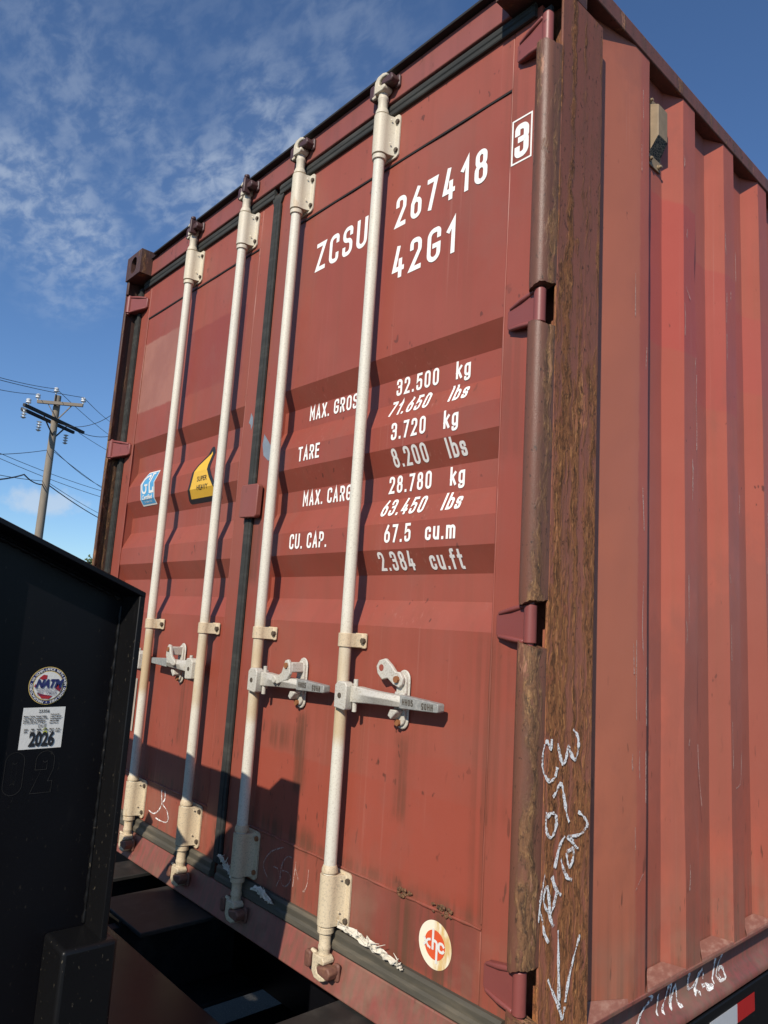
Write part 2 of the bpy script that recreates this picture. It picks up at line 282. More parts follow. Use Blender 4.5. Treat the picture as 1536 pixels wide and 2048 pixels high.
# ------------------------------------------------------------------ mesh builder
class MB:
    def __init__(s): s.v = []; s.f = []
    def add(s, vs, fs):
        o = len(s.v); s.v += [tuple(p) for p in vs]; s.f += [tuple(i + o for i in f) for f in fs]; return s
    def box(s, x0, x1, y0, y1, z0, z1):
        return s.add([(x, y, z) for z in (z0, z1) for y in (y0, y1) for x in (x0, x1)],
                     [(0, 2, 3, 1), (4, 5, 7, 6), (0, 1, 5, 4), (2, 6, 7, 3), (0, 4, 6, 2), (1, 3, 7, 5)])
    def prism(s, poly, ax, a, b):
        """poly: 2-D outline, extruded along axis ax (0,1,2) from a to b; the two other axes keep their order"""
        def p3(p, t):
            q = list(p); q.insert(ax, t); return tuple(q)
        n = len(poly); vs = [p3(p, a) for p in poly] + [p3(p, b) for p in poly]
        return s.add(vs, [tuple(range(n)), tuple(range(2 * n - 1, n - 1, -1))] + [(i, i + n, (i + 1) % n + n, (i + 1) % n) for i in range(n)])
    def cyl(s, p0, p1, r0, r1=None, n=20, caps=True):
        r1 = r0 if r1 is None else r1; p0 = Vector(p0); p1 = Vector(p1); d = (p1 - p0).normalized()
        a = d.orthogonal().normalized(); b = d.cross(a); vs = []
        for p, r in ((p0, r0), (p1, r1)):
            vs += [p + (a * math.cos(2 * math.pi * i / n) + b * math.sin(2 * math.pi * i / n)) * r for i in range(n)]
        fs = [(i, (i + 1) % n, (i + 1) % n + n, i + n) for i in range(n)]
        if caps: fs += [tuple(range(n - 1, -1, -1)), tuple(range(n, 2 * n))]
        return s.add(vs, fs)
    def lathe(s, x, y, prof, n=24):
        """prof: list of (radius, z) round the vertical axis at x, y"""
        vs = [(x + r * math.cos(2 * math.pi * i / n), y + r * math.sin(2 * math.pi * i / n), z) for r, z in prof for i in range(n)]
        fs = [(k * n + i, k * n + (i + 1) % n, (k + 1) * n + (i + 1) % n, (k + 1) * n + i) for k in range(len(prof) - 1) for i in range(n)]
        fs += [tuple(range(n - 1, -1, -1)), tuple(range((len(prof) - 1) * n, len(prof) * n))]
        return s.add(vs, fs)
    def tube(s, pts, r, n=8):
        pts = [Vector(p) for p in pts]; vs = []; fs = []; ref = None
        for k, p in enumerate(pts):
            d = (pts[min(k + 1, len(pts) - 1)] - pts[max(k - 1, 0)]).normalized()
            a = d.orthogonal().normalized() if ref is None else (ref - d * ref.dot(d)).normalized(); ref = a; b = d.cross(a)
            rr = r[k] if isinstance(r, (list, tuple)) else r
            vs += [p + (a * math.cos(2 * math.pi * i / n) + b * math.sin(2 * math.pi * i / n)) * rr for i in range(n)]
        for k in range(len(pts) - 1): fs += [(k * n + i, k * n + (i + 1) % n, (k + 1) * n + (i + 1) % n, (k + 1) * n + i) for i in range(n)]
        fs += [tuple(range(n - 1, -1, -1)), tuple(range((len(pts) - 1) * n, len(pts) * n))]
        return s.add(vs, fs)

def place(o, parent):
    COL.objects.link(o)
    if parent is not None:
        o.parent = parent; wl = Vector((0, 0, 0)); p = parent
        while p is not None: wl += p.location; p = p.parent
        o.location = -wl                                     # meshes are written in world coordinates
    return o
def loose(mb):
    """the separate pieces of a builder, one builder each"""
    up_ = list(range(len(mb.v)))
    def root(i):
        while up_[i] != i: up_[i] = up_[up_[i]]; i = up_[i]
        return i
    for f in mb.f:
        for a in f[1:]: up_[root(a)] = root(f[0])
    out = {}
    for f in mb.f: out.setdefault(root(f[0]), []).append(f)
    res = []
    for fs in out.values():
        ids = sorted({i for f in fs for i in f}); k = {v: n for n, v in enumerate(ids)}; b = MB(); b.add([mb.v[i] for i in ids], [tuple(k[i] for i in f) for f in fs]); res.append(b)
    return res
def each(name, mb, mat, parent=None, **kw): return [obj(name, b, mat, parent, **kw) for b in loose(mb)]
def obj(name, mb, mat, parent=None, bevel=0.0, smooth=35, seg=2):
    me = bpy.data.meshes.new(name); me.from_pydata(mb.v, [], mb.f)
    bm = bmesh.new(); bm.from_mesh(me); bmesh.ops.recalc_face_normals(bm, faces=bm.faces); bm.to_mesh(me); bm.free()
    me.materials.append(M[mat] if isinstance(mat, str) else mat)
    if smooth: me.shade_smooth(); me.set_sharp_from_angle(angle=R(smooth))
    o = bpy.data.objects.new(name, me)
    if bevel:
        b = o.modifiers.new('bevel', 'BEVEL'); b.width = bevel; b.segments = seg; b.limit_method = 'ANGLE'; b.angle_limit = R(40); b.harden_normals = False
    return place(o, parent)
def thing(name, label, cat, loc=(0, 0, 0), group=None):
    o = bpy.data.objects.new(name, None); COL.objects.link(o); o.location = loc; o.empty_display_size = 0.2; o['label'] = label; o['category'] = cat
    if group: o['group'] = group
    return o
def tag(o, label, cat, group=None):
    o['label'] = label; o['category'] = cat
    if group: o['group'] = group
    return o

# ------------------------------------------------------------------ flat marks: strokes, ribbons, draping
YD = 0.0758                                   # outer face of the door frames
YP = YD + 0.003                               # outer face of the door sheets
DEP = 0.036                                   # depth of the pressed bands
KINK = [(1.658, 0), (1.597, DEP), (1.525, DEP), (1.452, 0), (1.383, 0), (1.316, DEP), (1.247, DEP), (1.174, 0), (1.103, 0), (1.038, DEP), (0.970, DEP), (0.900, 0)]
def door_y(x, z):
    if z >= KINK[0][0] or z <= KINK[-1][0]: d = 0
    else:
        for (z0, d0), (z1, d1) in zip(KINK, KINK[1:]):
            if z1 <= z <= z0: d = d0 + (d1 - d0) * (z0 - z) / (z0 - z1); break
    return YP + d
def rounded(pts, closed):
    """pts (x, y, r): polyline with its corners rounded"""
    P = [(Vector((p[0], p[1])), p[2] if len(p) > 2 else 0.0) for p in pts]; out = []; n = len(P)
    for i, (p, r) in enumerate(P):
        if r <= 0 or (not closed and i in (0, n - 1)): out.append(p); continue
        a = P[(i - 1) % n][0] - p; b = P[(i + 1) % n][0] - p; la, lb = a.length, b.length; a.normalize(); b.normalize()
        ang = math.acos(max(-1, min(1, a.dot(b))))
        if ang > 3.1: out.append(p); continue
        d = min(r / math.tan(ang / 2), la * 0.499, lb * 0.499); rr = d * math.tan(ang / 2); c = p + (a + b).normalized() * (rr / math.sin(ang / 2))
        s0 = p + a * d - c; s1 = p + b * d - c; t0 = math.atan2(s0.y, s0.x); dt = (math.atan2(s1.y, s1.x) - t0 + math.pi) % (2 * math.pi) - math.pi
        out += [c + Vector((math.cos(t0 + dt * k / 6), math.sin(t0 + dt * k / 6))) * rr for k in range(7)]
    return out
def ribbon(P, closed, t):
    """returns verts, faces of a flat ribbon of width t along P"""
    Q = [P[0]]
    for p in P[1:]:
        if (p - Q[-1]).length > 1e-6: Q.append(p)
    if closed and (Q[0] - Q[-1]).length < 1e-6: Q.pop()
    n = len(Q); L = []; Rr = []
    tt = t if isinstance(t, (list, tuple)) else [t] * n
    for i, p in enumerate(Q):
        a = (p - Q[i - 1]) if (closed or i > 0) else None; b = (Q[(i + 1) % n] - p) if (closed or i < n - 1) else None
        da = (a or b).normalized(); db = (b or a).normalized(); nn = Vector((-da.y - db.y, da.x + db.x))
        nn = nn.normalized() if nn.length > 1e-6 else Vector((-da.y, da.x)); k = 1.0 / max(0.35, nn.dot(Vector((-da.y, da.x))))
        h = tt[min(i, len(tt) - 1)] / 2
        L.append(p + nn * h * k); Rr.append(p - nn * h * k)
    fs = [(i, (i + 1) % n, (i + 1) % n + n, i + n) for i in range(n if closed else n - 1)]
    return L + Rr, fs
r5 = 0.5
GL = {
 '0': (.46, [([(0, 0, r5), (1, 0, r5), (1, 1, r5), (0, 1, r5)], 1)]), '1': (.30, [([(0, .74), (1, 1), (1, 0)], 0)]),
 '2': (.46, [([(0, .76), (0, 1, r5), (1, 1, r5), (1, .62, .3), (0, 0), (1, 0)], 0)]),
 '3': (.46, [([(0, .8), (0, 1, r5), (1, 1, r5), (1, .54, r5), (.35, .54)], 0), ([(.5, .54), (1, .54, r5), (1, 0, r5), (0, 0, r5), (0, .22)], 0)]),
 '4': (.48, [([(.42, 1), (0, .24), (1, .24)], 0), ([(.74, .52), (.74, 0)], 0)]),
 '5': (.46, [([(.95, 1), (.1, 1), (.04, .56), (.25, .62), (1, .62, r5), (1, 0, r5), (0, 0, r5), (0, .2)], 0)]),
 '6': (.46, [([(0, 0, r5), (1, 0, r5), (1, .60, r5), (0, .60, r5)], 1), ([(0, .22), (0, .50, .4), (.68, 1)], 0)]), '7': (.44, [([(0, 1), (1, 1), (.28, 0)], 0)]),
 '8': (.46, [([(.06, .54, r5), (.94, .54, r5), (.94, 1, r5), (.06, 1, r5)], 1), ([(0, 0, r5), (1, 0, r5), (1, .54, r5), (0, .54, r5)], 1)]),
 'Z': (.50, [([(0, 1), (1, 1), (0, 0), (1, 0)], 0)]), 'C': (.48, [([(1, .78), (1, 1, r5), (0, 1, r5), (0, 0, r5), (1, 0, r5), (1, .22)], 0)]),
 'S': (.48, [([(1, .78), (1, 1, r5), (0, 1, r5), (0, .56, r5), (1, .50, r5), (1, 0, r5), (0, 0, r5), (0, .22)], 0)]),
 'U': (.50, [([(0, 1), (0, 0, r5), (1, 0, r5), (1, 1)], 0)]), 'G': (.50, [([(1, .78), (1, 1, r5), (0, 1, r5), (0, 0, r5), (1, 0, r5), (1, .46), (.55, .46)], 0)]),
 'M': (.56, [([(0, 0), (0, 1), (.5, .35), (1, 1), (1, 0)], 0)]), 'A': (.50, [([(0, 0), (.5, 1), (1, 0)], 0), ([(.2, .28), (.8, .28)], 0)]),
 'X': (.50, [([(0, 0), (1, 1)], 0), ([(0, 1), (1, 0)], 0)]), 'R': (.48, [([(0, 0), (0, 1), (1, 1, r5), (1, .48, r5), (0, .48)], 0), ([(.5, .48), (1, 0)], 0)]),
 'O': (.50, [([(0, 0, r5), (1, 0, r5), (1, 1, r5), (0, 1, r5)], 1)]), 'T': (.48, [([(0, 1), (1, 1)], 0), ([(.5, 1), (.5, 0)], 0)]),
 'E': (.44, [([(1, 1), (0, 1), (0, 0), (1, 0)], 0), ([(0, .52), (.85, .52)], 0)]), 'P': (.48, [([(0, 0), (0, 1), (1, 1, r5), (1, .45, r5), (0, .45)], 0)]),
 'H': (.50, [([(0, 0), (0, 1)], 0), ([(1, 0), (1, 1)], 0), ([(0, .5), (1, .5)], 0)]), 'L': (.44, [([(0, 1), (0, 0), (1, 0)], 0)]),
 '.': (.16, [([(0, 0), (0, .012)], 0)]), 'k': (.44, [([(0, 0), (0, 1)], 0), ([(.95, .7), (0, .30)], 0), ([(.35, .42), (1, 0)], 0)]),
 'g': (.44, [([(1, .72), (1, -.24, r5), (0, -.24, r5), (0, -.12)], 0), ([(0, .06, r5), (1, .06, r5), (1, .72, r5), (0, .72, r5)], 1)]),
 'l': (.16, [([(0, 0), (0, 1)], 0)]), 'b': (.44, [([(0, 0), (0, 1)], 0), ([(0, 0, r5), (1, 0, r5), (1, .66, r5), (0, .66, r5)], 1)]),
 's': (.40, [([(1, .52), (1, .66, .3), (0, .66, .3), (0, .36, .3), (1, .32, .3), (1, 0, .3), (0, 0, .3), (0, .14)], 0)]),
 'c': (.42, [([(1, .5), (1, .66, r5), (0, .66, r5), (0, 0, r5), (1, 0, r5), (1, .17)], 0)]), 'u': (.44, [([(0, .66), (0, 0, r5), (1, 0, r5), (1, .66)], 0), ([(1, .1), (1, 0)], 0)]),
 'm': (.64, [([(0, 0), (0, .66)], 0), ([(0, .4), (0, .66, .3), (.5, .66, .3), (.5, 0)], 0), ([(.5, .4), (.5, .66, .3), (1, .66, .3), (1, 0)], 0)]),
 'f': (.34, [([(.35, 0), (.35, 1, .4), (1, 1)], 0), ([(0, .64), (1, .64)], 0)]), 't': (.34, [([(.4, .95), (.4, 0, .4), (1, 0)], 0), ([(0, .64), (1, .64)], 0)]),
}
def text_flat(txt, h, wx=1.0, t=0.13, gap=0.16, space=0.34):
    """stroke lettering as a list of flat ribbons in the plane, origin at the first baseline corner"""
    out = []; x = 0.0
    for ch in txt:
        if ch == ' ': x += space * h * wx; continue
        gw, strokes = GL[ch]; gw *= h * wx; th = t * h
        for pts, closed in strokes:
            q = []
            for p in pts:
                q.append((x + th / 2 + p[0] * max(gw - th, 0.0001), th / 2 + p[1] * (h - th), (p[2] * max(gw - th, .0001)) if len(p) > 2 else 0))
            P = rounded(q, closed)
            if not closed:
                P[0] = P[0] + (P[0] - P[1]).normalized() * th / 2; P[-1] = P[-1] + (P[-1] - P[-2]).normalized() * th / 2
            out.append(ribbon(P, closed, th))
        x += gw + gap * h * wx
    return out, x
def flat_obj(name, pieces, mat, parent, to3d, cuts=(), lift=0.0009, step=0.00012):
    """pieces of flat (verts2d, faces); to3d maps (u, v, lift) to a point; cuts: v heights where the carrier surface kinks"""
    bm = bmesh.new()
    for k, (vs, fs) in enumerate(pieces):
        b2 = bmesh.new(); vv = [b2.verts.new((p[0], p[1], 0)) for p in vs]
        for f in fs:
            try: b2.faces.new([vv[i] for i in f])
            except ValueError: pass
        for c in cuts:
            g = b2.verts[:] + b2.edges[:] + b2.faces[:]
            bmesh.ops.bisect_plane(b2, geom=g, plane_co=(0, c, 0), plane_no=(0, 1, 0))
        idx = {}
        for v in b2.verts: idx[v] = bm.verts.new(to3d(v.co.x, v.co.y, lift + step * (k % 9)))
        for f in b2.faces:
            try: bm.faces.new([idx[v] for v in f.verts])
            except ValueError: pass
        b2.free()
    me = bpy.data.meshes.new(name); bm.to_mesh(me); bm.free(); me.materials.append(M[mat])
    return place(bpy.data.objects.new(name, me), parent)
def on_door(u, v, l): return (u, door_y(u, v) - l, v)
def on_frame(u, v, l): return (u, YD - l, v)
CUTS = [k[0] for k in KINK]
def shift(pieces, dx, dy, shear=0.0): return [([Vector((p.x + dx + shear * p.y, p.y + dy)) for p in vs], fs) for vs, fs in pieces]
def fnt(txt, size, align='CENTER', bold=0.0, shear=0.0, xs=1.0):
    """the built-in font as one flat piece list"""
    cu = bpy.data.curves.new('t', 'FONT'); cu.body = txt; cu.size = size; cu.align_x = align; cu.align_y = 'CENTER'; cu.offset = bold; cu.shear = shear; cu.resolution_u = 3
    o = bpy.data.objects.new('t', cu); me = bpy.data.meshes.new_from_object(o)
    res = ([Vector((v.co.x * xs, v.co.y)) for v in me.vertices], [tuple(p.vertices) for p in me.polygons])
    bpy.data.objects.remove(o); bpy.data.curves.remove(cu); bpy.data.meshes.remove(me)
    return [res]
def disc(cx, cy, r, n=48, rx=None): return ([Vector((cx + (rx or r) * math.cos(2 * math.pi * i / n), cy + r * math.sin(2 * math.pi * i / n))) for i in range(n)], [tuple(range(n))])
def poly(pts): return ([Vector(p) for p in pts], [tuple(range(len(pts)))])
def chalk(name, lines, parent, to3d, mat='chalk', wd=0.0042, lift=0.0022):
    pcs = []
    for L in lines:
        P = [Vector((a / 1000, b / 1000)) for a, b in L]
        Q = []
        for i in range(len(P) - 1):                              # Catmull-Rom
            p0, p1, p2, p3 = P[max(i - 1, 0)], P[i], P[i + 1], P[min(i + 2, len(P) - 1)]
            for k in range(6):
                t = k / 6; Q.append(0.5 * ((2 * p1) + (p2 - p0) * t + (2 * p0 - 5 * p1 + 4 * p2 - p3) * t * t + (3 * p1 - p0 - 3 * p2 + p3) * t ** 3))
        Q.append(P[-1]); ph = random.random() * 6
        pcs.append(ribbon(Q, False, [wd * (1 + .32 * math.sin(ph + i * .35) + .25 * math.sin(ph * 2 + i * 1.1) + random.uniform(-.18, .18)) for i in range(len(Q))]))
    return flat_obj(name, pcs, mat, parent, to3d, lift=lift)

# ================================================================== ground
g = MB(); g.add([(-400, -400, GZ), (400, -400, GZ), (400, 400, GZ), (-400, 400, GZ)], [(0, 1, 2, 3)])
go = obj('ground', g, 'ground'); go['kind'] = 'structure'

# ================================================================== the shipping container
LEN, WID, HGT = 12.192, 2.438, 2.591
BOX = thing('shipping_container', 'rust red shipping container with white lettering on its closed double doors', 'container', (0, 0, 0))

# --- corner castings with their oval holes
def casting(x0, x1, y0, y1, z0, z1):
    b = MB(); cx, cz = (x0 + x1) / 2, (z0 + z1) / 2; n = 20; sq = [(x0, z0), (x1, z0), (x1, z1), (x0, z1)]
    hole = [(cx + 0.031 * math.cos(a), cz + (0.014 if math.sin(a) >= 0 else -0.014) + 0.027 * math.sin(a)) for a in [2 * math.pi * (i + .5) / n for i in range(n)]]
    ring = []
    for (hx, hz) in hole:
        dx, dz = hx - cx, hz - cz; k = min((x1 - cx) / max(abs(dx), 1e-6), (z1 - cz) / max(abs(dz), 1e-6)); ring.append((cx + dx * k, cz + dz * k))
    yf, yi = (y0, y0 + .03) if y0 < 1 else (y1, y1 - .03)
    yb = y1 if y0 < 1 else y0
    vs = [(p[0], yf, p[1]) for p in hole] + [(p[0], yf, p[1]) for p in ring] + [(p[0], yi, p[1]) for p in hole]
    fs = [(i, (i + 1) % n, (i + 1) % n + n, i + n) for i in range(n)] + [(i, i + 2 * n, (i + 1) % n + 2 * n, (i + 1) % n) for i in range(n)]
    for q in sq:                                                  # the four outer corners of the face
        j = min(range(n), key=lambda i: (ring[i][0] - q[0]) ** 2 + (ring[i][1] - q[1]) ** 2)
    corner = [(q[0], yf, q[1]) for q in sq]; back = [(q[0], yb, q[1]) for q in sq]
    b.add(vs, fs)
    for q in sq:
        near = sorted(range(n), key=lambda i: (ring[i][0] - q[0]) ** 2 + (ring[i][1] - q[1]) ** 2)[:2]
        b.add([(ring[near[0]][0], yf, ring[near[0]][1]), (q[0], yf, q[1]), (ring[near[1]][0], yf, ring[near[1]][1])], [(0, 1, 2)])
    b.add(corner + back, [(0, 1, 5, 4), (1, 2, 6, 5), (2, 3, 7, 6), (3, 0, 4, 7), (4, 5, 6, 7)])
    return b
for (x0, x1) in ((0.0, 0.162), (2.288, 2.438)):
    for (z0, z1) in ((2.473, 2.591), (0.0, 0.045)):
        for (y0, y1) in ((0.0, 0.178), (LEN - .178, LEN)):
            if z0 < 1 and y0 < 1: continue
            c = casting(x0, x1, y0, y1, z0, z1) if z0 > 1 else MB().box(x0, x1, y0, y1, z0, z1)
            obj('corner_casting', c, 'casting', BOX, bevel=0 if z0 > 1 else .006, smooth=0)

# --- rear header, its lip and the rear sill
h = MB(); h.box(0.162, 2.288, 0.0565, 0.18, 2.470, 2.557); obj('rear_header', h, 'frame', BOX, .004)
h = MB(); h.box(0.21, 2.288, 0.036, 0.19, 2.557, 2.566); h.box(0.165, 0.23, 0.046, .19, 2.5515, 2.5568); h.box(0.21, 2.288, 0.05, .19, 2.566, 2.580); obj('header_lip', h, 'dark', BOX, .002)  # lip coloured near black: the shade of its underside is in the colour
h = MB(); h.prism([(0.036, 0.0), (0.0605, 0.0855), (0.16, 0.0855), (0.16, 0.0)], 0, 0.04, 2.40); obj('rear_sill', h, 'frame', BOX, .004)

# --- corner posts
NX, NY, NR = 2.408, 0.058, 0.026
def arc(cx, cy, r, a0, a1, n): return [(cx + r * math.cos(R(a0 + (a1 - a0) * i / n)), cy + r * math.sin(R(a0 + (a1 - a0) * i / n))) for i in range(n + 1)]
HZ = [2.356, 1.640, 0.923, 0.206]                       # hinge heights
GAP = 0.043
post = MB(); post.box(2.431, 2.438, 0.0775, 0.256, 0.0, 2.473); post.box(2.37, 2.431, 0.245, 0.256, 0.0, 2.473); post.box(2.36, 2.431, 0.125, 0.135, 0, 2.473)
RP = obj('corner_post', post, 'post', BOX, .003)
edges = ([0.02] + sum([[z - GAP, z + GAP] for z in reversed(HZ)], []))[:-1]
nb = MB()
for z0, z1 in zip(edges[0::2], edges[1::2]):
    if z1 - z0 < 0.03: continue
    pf = [(2.4378, .0772), (2.4374, .071), (2.4362, .064)] + arc(NX, NY, NR, 0, -180, 18) + [(NX - NR, .070), (NX - NR + .01, .0772)]
    n = len(pf); rows = 3; vs = []
    zs = [z0, z0 + .012, z1 - .014, z1]
    for k, z in enumerate(zs):
        for i, p in enumerate(pf):
            dz = 0.0
            if k in (0, 3): dz = 0.0018 * math.sin(i * .62 + z * 9) + 0.007 * (p[0] - NX) / NR * (1 if k == 0 else -1) + 0.0012 * math.sin(i * 2.3 + k)
            s = 0.97 if (k in (0, 3) and 1 < i < n - 2) else 1.0
            vs.append((NX + (p[0] - NX) * s, NY + (p[1] - NY) * s, z + dz))
    fs = [(k * n + i, k * n + (i + 1) % n, (k + 1) * n + (i + 1) % n, (k + 1) * n + i) for k in range(3) for i in range(n)] + [tuple(range(n - 1, -1, -1)), tuple(range(3 * n, 4 * n))]
    nb.add(vs, fs)
obj('nose', nb, 'nose', RP, smooth=50)
# olive paint smear and torn lips at the hinge notches
POST = [[(99, 690), (97, 668), (88, 680), (79, 686), (68, 681), (59, 666), (56, 646), (62, 629), (76, 616), (91, 608), (105, 608), (115, 616), (121, 632)], [(121, 680), (127, 661), (136, 642), (142, 637), (151, 646), (156, 662), (160, 673), (168, 658), (184, 643), (193, 652), (198, 670), (194, 691), (176, 706)], [(108, 574), (119, 583), (128, 596), (134, 597), (140, 594), (144, 580), (151, 559), (159, 534), (168, 518)], [(85, 547), (83, 527), (87, 510), (102, 496), (115, 504), (122, 522), (118, 538), (106, 543), (89, 538)], [(201, 535), (219, 525), (236, 509), (231, 497), (205, 488), (167, 489), (180, 479), (195, 465), (205, 461)], [(153, 492), (134, 474), (119, 435)], [(161, 460), (184, 463), (186, 452), (180, 436), (171, 430), (164, 442), (161, 459)], [(140, 450), (149, 430), (163, 411), (181, 402)], [(85, 429), (72, 403), (61, 374), (56, 342)], [(63, 363), (78, 344), (88, 319), (105, 297)], [(120, 324), (103, 350), (84, 376), (83, 390), (94, 404), (99, 395), (104, 369), (105, 349)], [(129, 389), (119, 364), (108, 349)], [(111, 420), (124, 396), (144, 379)], [(136, 314), (140, 251), (144, 180)], [(104, 230), (126, 196), (146, 168), (157, 145), (165, 165)], [(215, 289), (197, 256), (178, 216), (166, 173)]]
POST = [[(max(a, 80), b) for a, b in L] if min(p[0] for p in L) < 80 else L for L in POST] if False else POST
def on_post(u, v, l):
    u = u + max(0.0, .088 - u) * .38
    if u >= 0.0775: return (2.438 + l, u, v)
    if u >= NY: return (2.4378 + l, u, v)
    a = math.asin(max(-1, min(1, (u - NY) / NR))); return (NX + (NR + l) * math.cos(a), NY + (NR + l) * math.sin(a), v)
chalk('chalk_writing', POST, RP, on_post, wd=.0072, lift=.003)
lp = MB(); lp.box(0.0, 0.008, 0.010, 0.256, 0.0, 2.473); lp.box(0.010, 0.078, 0.245, 0.256, 0.0, 2.473); lp.box(0.008, 0.09, 0.120, 0.130, 0.0, 2.473); lp.prism([(0.008, .016), (.002, .009), (.018, .007), (.024, .010), (.025, .015)], 2, 2.405, 2.473)
for z0, z1 in zip(edges[0::2], edges[1::2]):
    if z1 - z0 > .03: lp.prism([(0.008, .016), (.002, .009), (.018, .007), (.024, .010), (.025, .015)], 2, z0, z1)
obj('corner_post', lp, 'casting', BOX, .0015)

# --- side walls: pressed sheet, rails
def side_profile():
    P = [(0.256, 2.400), (0.268, 2.400), (0.4297, 2.433)]; y = 0.4297; P = P[:2] + [(0.4297, 2.433)]
    while y < LEN - 0.8:
        P += [(y + .076, 2.433), (y + .140, 2.398), (y + .2165, 2.398), (y + .282, 2.433)]; y += .282
    P += [(LEN - .45, 2.433), (LEN - .26, 2.40), (LEN - .18, 2.40)]
    return P
PR = side_profile()
def side(mirror, name):
    f = (lambda x: WID - x) if mirror else (lambda x: x)
    b = MB(); zs = [0.095 + i * (2.545 - .095) / 24 for i in range(25)]; n = len(PR)
    rng = random.Random(3)
    vs = []
    for z in zs:
        for (y, x) in PR:
            dent = 0.0
            if y < 2.0 and x > 2.42:                               # knocks on the proud ribs
                dent = -0.006 * math.exp(-((z - .62) / .20) ** 2) * (1 if .70 < y < .82 else 0) - 0.005 * math.exp(-((z - 2.0) / .10) ** 2) * (1 if .77 < y < 0.80 else 0)
            vs.append((f(x + dent + rng.uniform(-.0006, .0006)), y, z))
    for (y, x) in PR: vs.append((f(x - .004), y, 0.095))
    for (y, x) in PR: vs.append((f(x - .004), y, 2.545))
    fs = [(k * n + i, k * n + i + 1, (k + 1) * n + i + 1, (k + 1) * n + i) for k in range(24) for i in range(n - 1)]
    o1, o2 = 25 * n, 26 * n
    fs += [(i, i + 1, o1 + i + 1, o1 + i) for i in range(n - 1)] + [(24 * n + i, 24 * n + i + 1, o2 + i + 1, o2 + i) for i in range(n - 1)] + [(o1 + i, o1 + i + 1, o2 + i + 1, o2 + i) for i in range(n - 1)]
    b.add(vs, fs)
    return obj(name, b, 'side', BOX, smooth=12)
SW = side(False, 'side_wall'); side(True, 'side_wall')
for mir in (0, 1):
    f = (lambda x: WID - x) if mir else (lambda x: x)
    X = lambda a, b: tuple(sorted((f(a), f(b))))
    tr = MB(); x0, x1 = X(2.372, 2.438); tr.box(x0, x1, .178, LEN - .178, 2.538, 2.5905); obj('top_rail', tr, 'rail', BOX, .004)
    pr = [(2.398, .104), (2.436, .098), (2.436, .089), (2.404, .084), (2.401, .060), (2.403, .018), (2.414, .006), (2.428, -.004), (2.434, -.014), (2.433, -.024), (2.424, -.031), (2.380, -.031), (2.376, .104)]
    br = MB(); br.prism([(f(a), b) for a, b in pr], 1, .18, LEN - .18); BR = obj('bottom_rail', br, 'frame', BOX, .0015, smooth=40)
    if not mir: RRAIL = BR
    lg = MB()
    y = 0.4297
    while y < LEN - 1:
        a, bb = y + .080, y + .278
        vs = [(f(2.436), a, .0985), (f(2.436), bb, .0985), (f(2.399), bb - .06, .1035), (f(2.399), a + .06, .1035), (f(2.4345), a + .004, .104), (f(2.401), a + .062, .122), (f(2.401), bb - .062, .122), (f(2.4345), bb - .004, .104)]
        lg.add(vs, [(0, 1, 7, 6, 5, 4)] if False else [(0, 1, 7, 4), (4, 7, 6, 5), (5, 6, 2, 3), (0, 4, 5, 3), (1, 2, 6, 7)])
        y += .282
    lg.add([(f(2.4365), .262, .0985), (f(2.4365), .425, .0985), (f(2.4335), .425, .108), (f(2.404), .262, .132), (f(2.39), .262, .0985), (f(2.39), .425, .0985)], [(0, 1, 2, 3), (0, 3, 4), (1, 5, 2), (3, 2, 5, 4)])
    if not mir: each('weld_ledge', lg, 'ledge', BR, smooth=30)
ZIM = [[(531, 73), (563, 69), (591, 57), (577, 50), (554, 43), (536, 32), (521, 16), (514, 7)], [(622, 57), (617, 35), (610, 12)], [(635, 10), (646, 24), (661, 41), (674, 64), (686, 59), (674, 9), (691, 33), (709, 55), (716, 22), (714, 8), (727, 6)], [(785, 70), (777, 31), (804, 26), (837, 46), (860, 55)], [(837, 46), (820, 22), (801, 8)], [(818, 28), (820, 16), (828, 6)], [(866, 44), (862, 30)], [(851, 17), (882, 12), (902, 8), (882, 4), (865, 9)], [(936, 70), (930, 43), (911, 8)], [(985, 69), (954, 39), (944, 15), (958, 5), (983, 8), (990, 23), (966, 34), (959, 11)]]
def on_rail(u, v, l):
    v = max(v, -0.02); x = 2.4015 + (0.0015 if v > .055 else 0) + (max(0, .018 - v) * 0.85)
    return (x + l, u, v)
chalk('chalk_date', ZIM, RRAIL, on_rail, 'chalk', .0068, .0035)
rs = random.Random(12)
SCR = [[(y0 + rs.uniform(-4, 4), z0), (y0 + rs.uniform(-4, 4), z0 - L * .5), (y0 + rs.uniform(-4, 4), z0 - L)] for y0, z0, L in [(rs.choice((438, 452, 470, 492, 500, 716, 730, 760, 782, 1000, 1030, 1062, 1070, 1284, 1310)), rs.randint(300, 2350), rs.randint(15, 130)) for _ in range(30)]] + [[(478, 1290), (486, 1180)], [(484, 1050), (480, 930), (486, 870)], [(452, 905), (452, 780), (454, 715)], [(455, 330), (490, 362)], [(500, 520), (499, 640)], [(501, 700), (500, 840)], [(452, 470), (454, 420)],
       [(722, 1930), (750, 1900)], [(778, 640), (785, 560), (800, 480)], [(1000, 690), (1003, 560)], [(1058, 600), (1050, 520), (1020, 505)], [(730, 1090), (731, 960)], [(461, 2250), (463, 2170)], [(467, 2420), (470, 2330)], [(1295, 1350), (1296, 1260)]]
flat_s = chalk('paint_scrapes', SCR, SW, lambda u, v, l: (2.433 + l, u, v), 'faint_chalk', .0035, .0016)

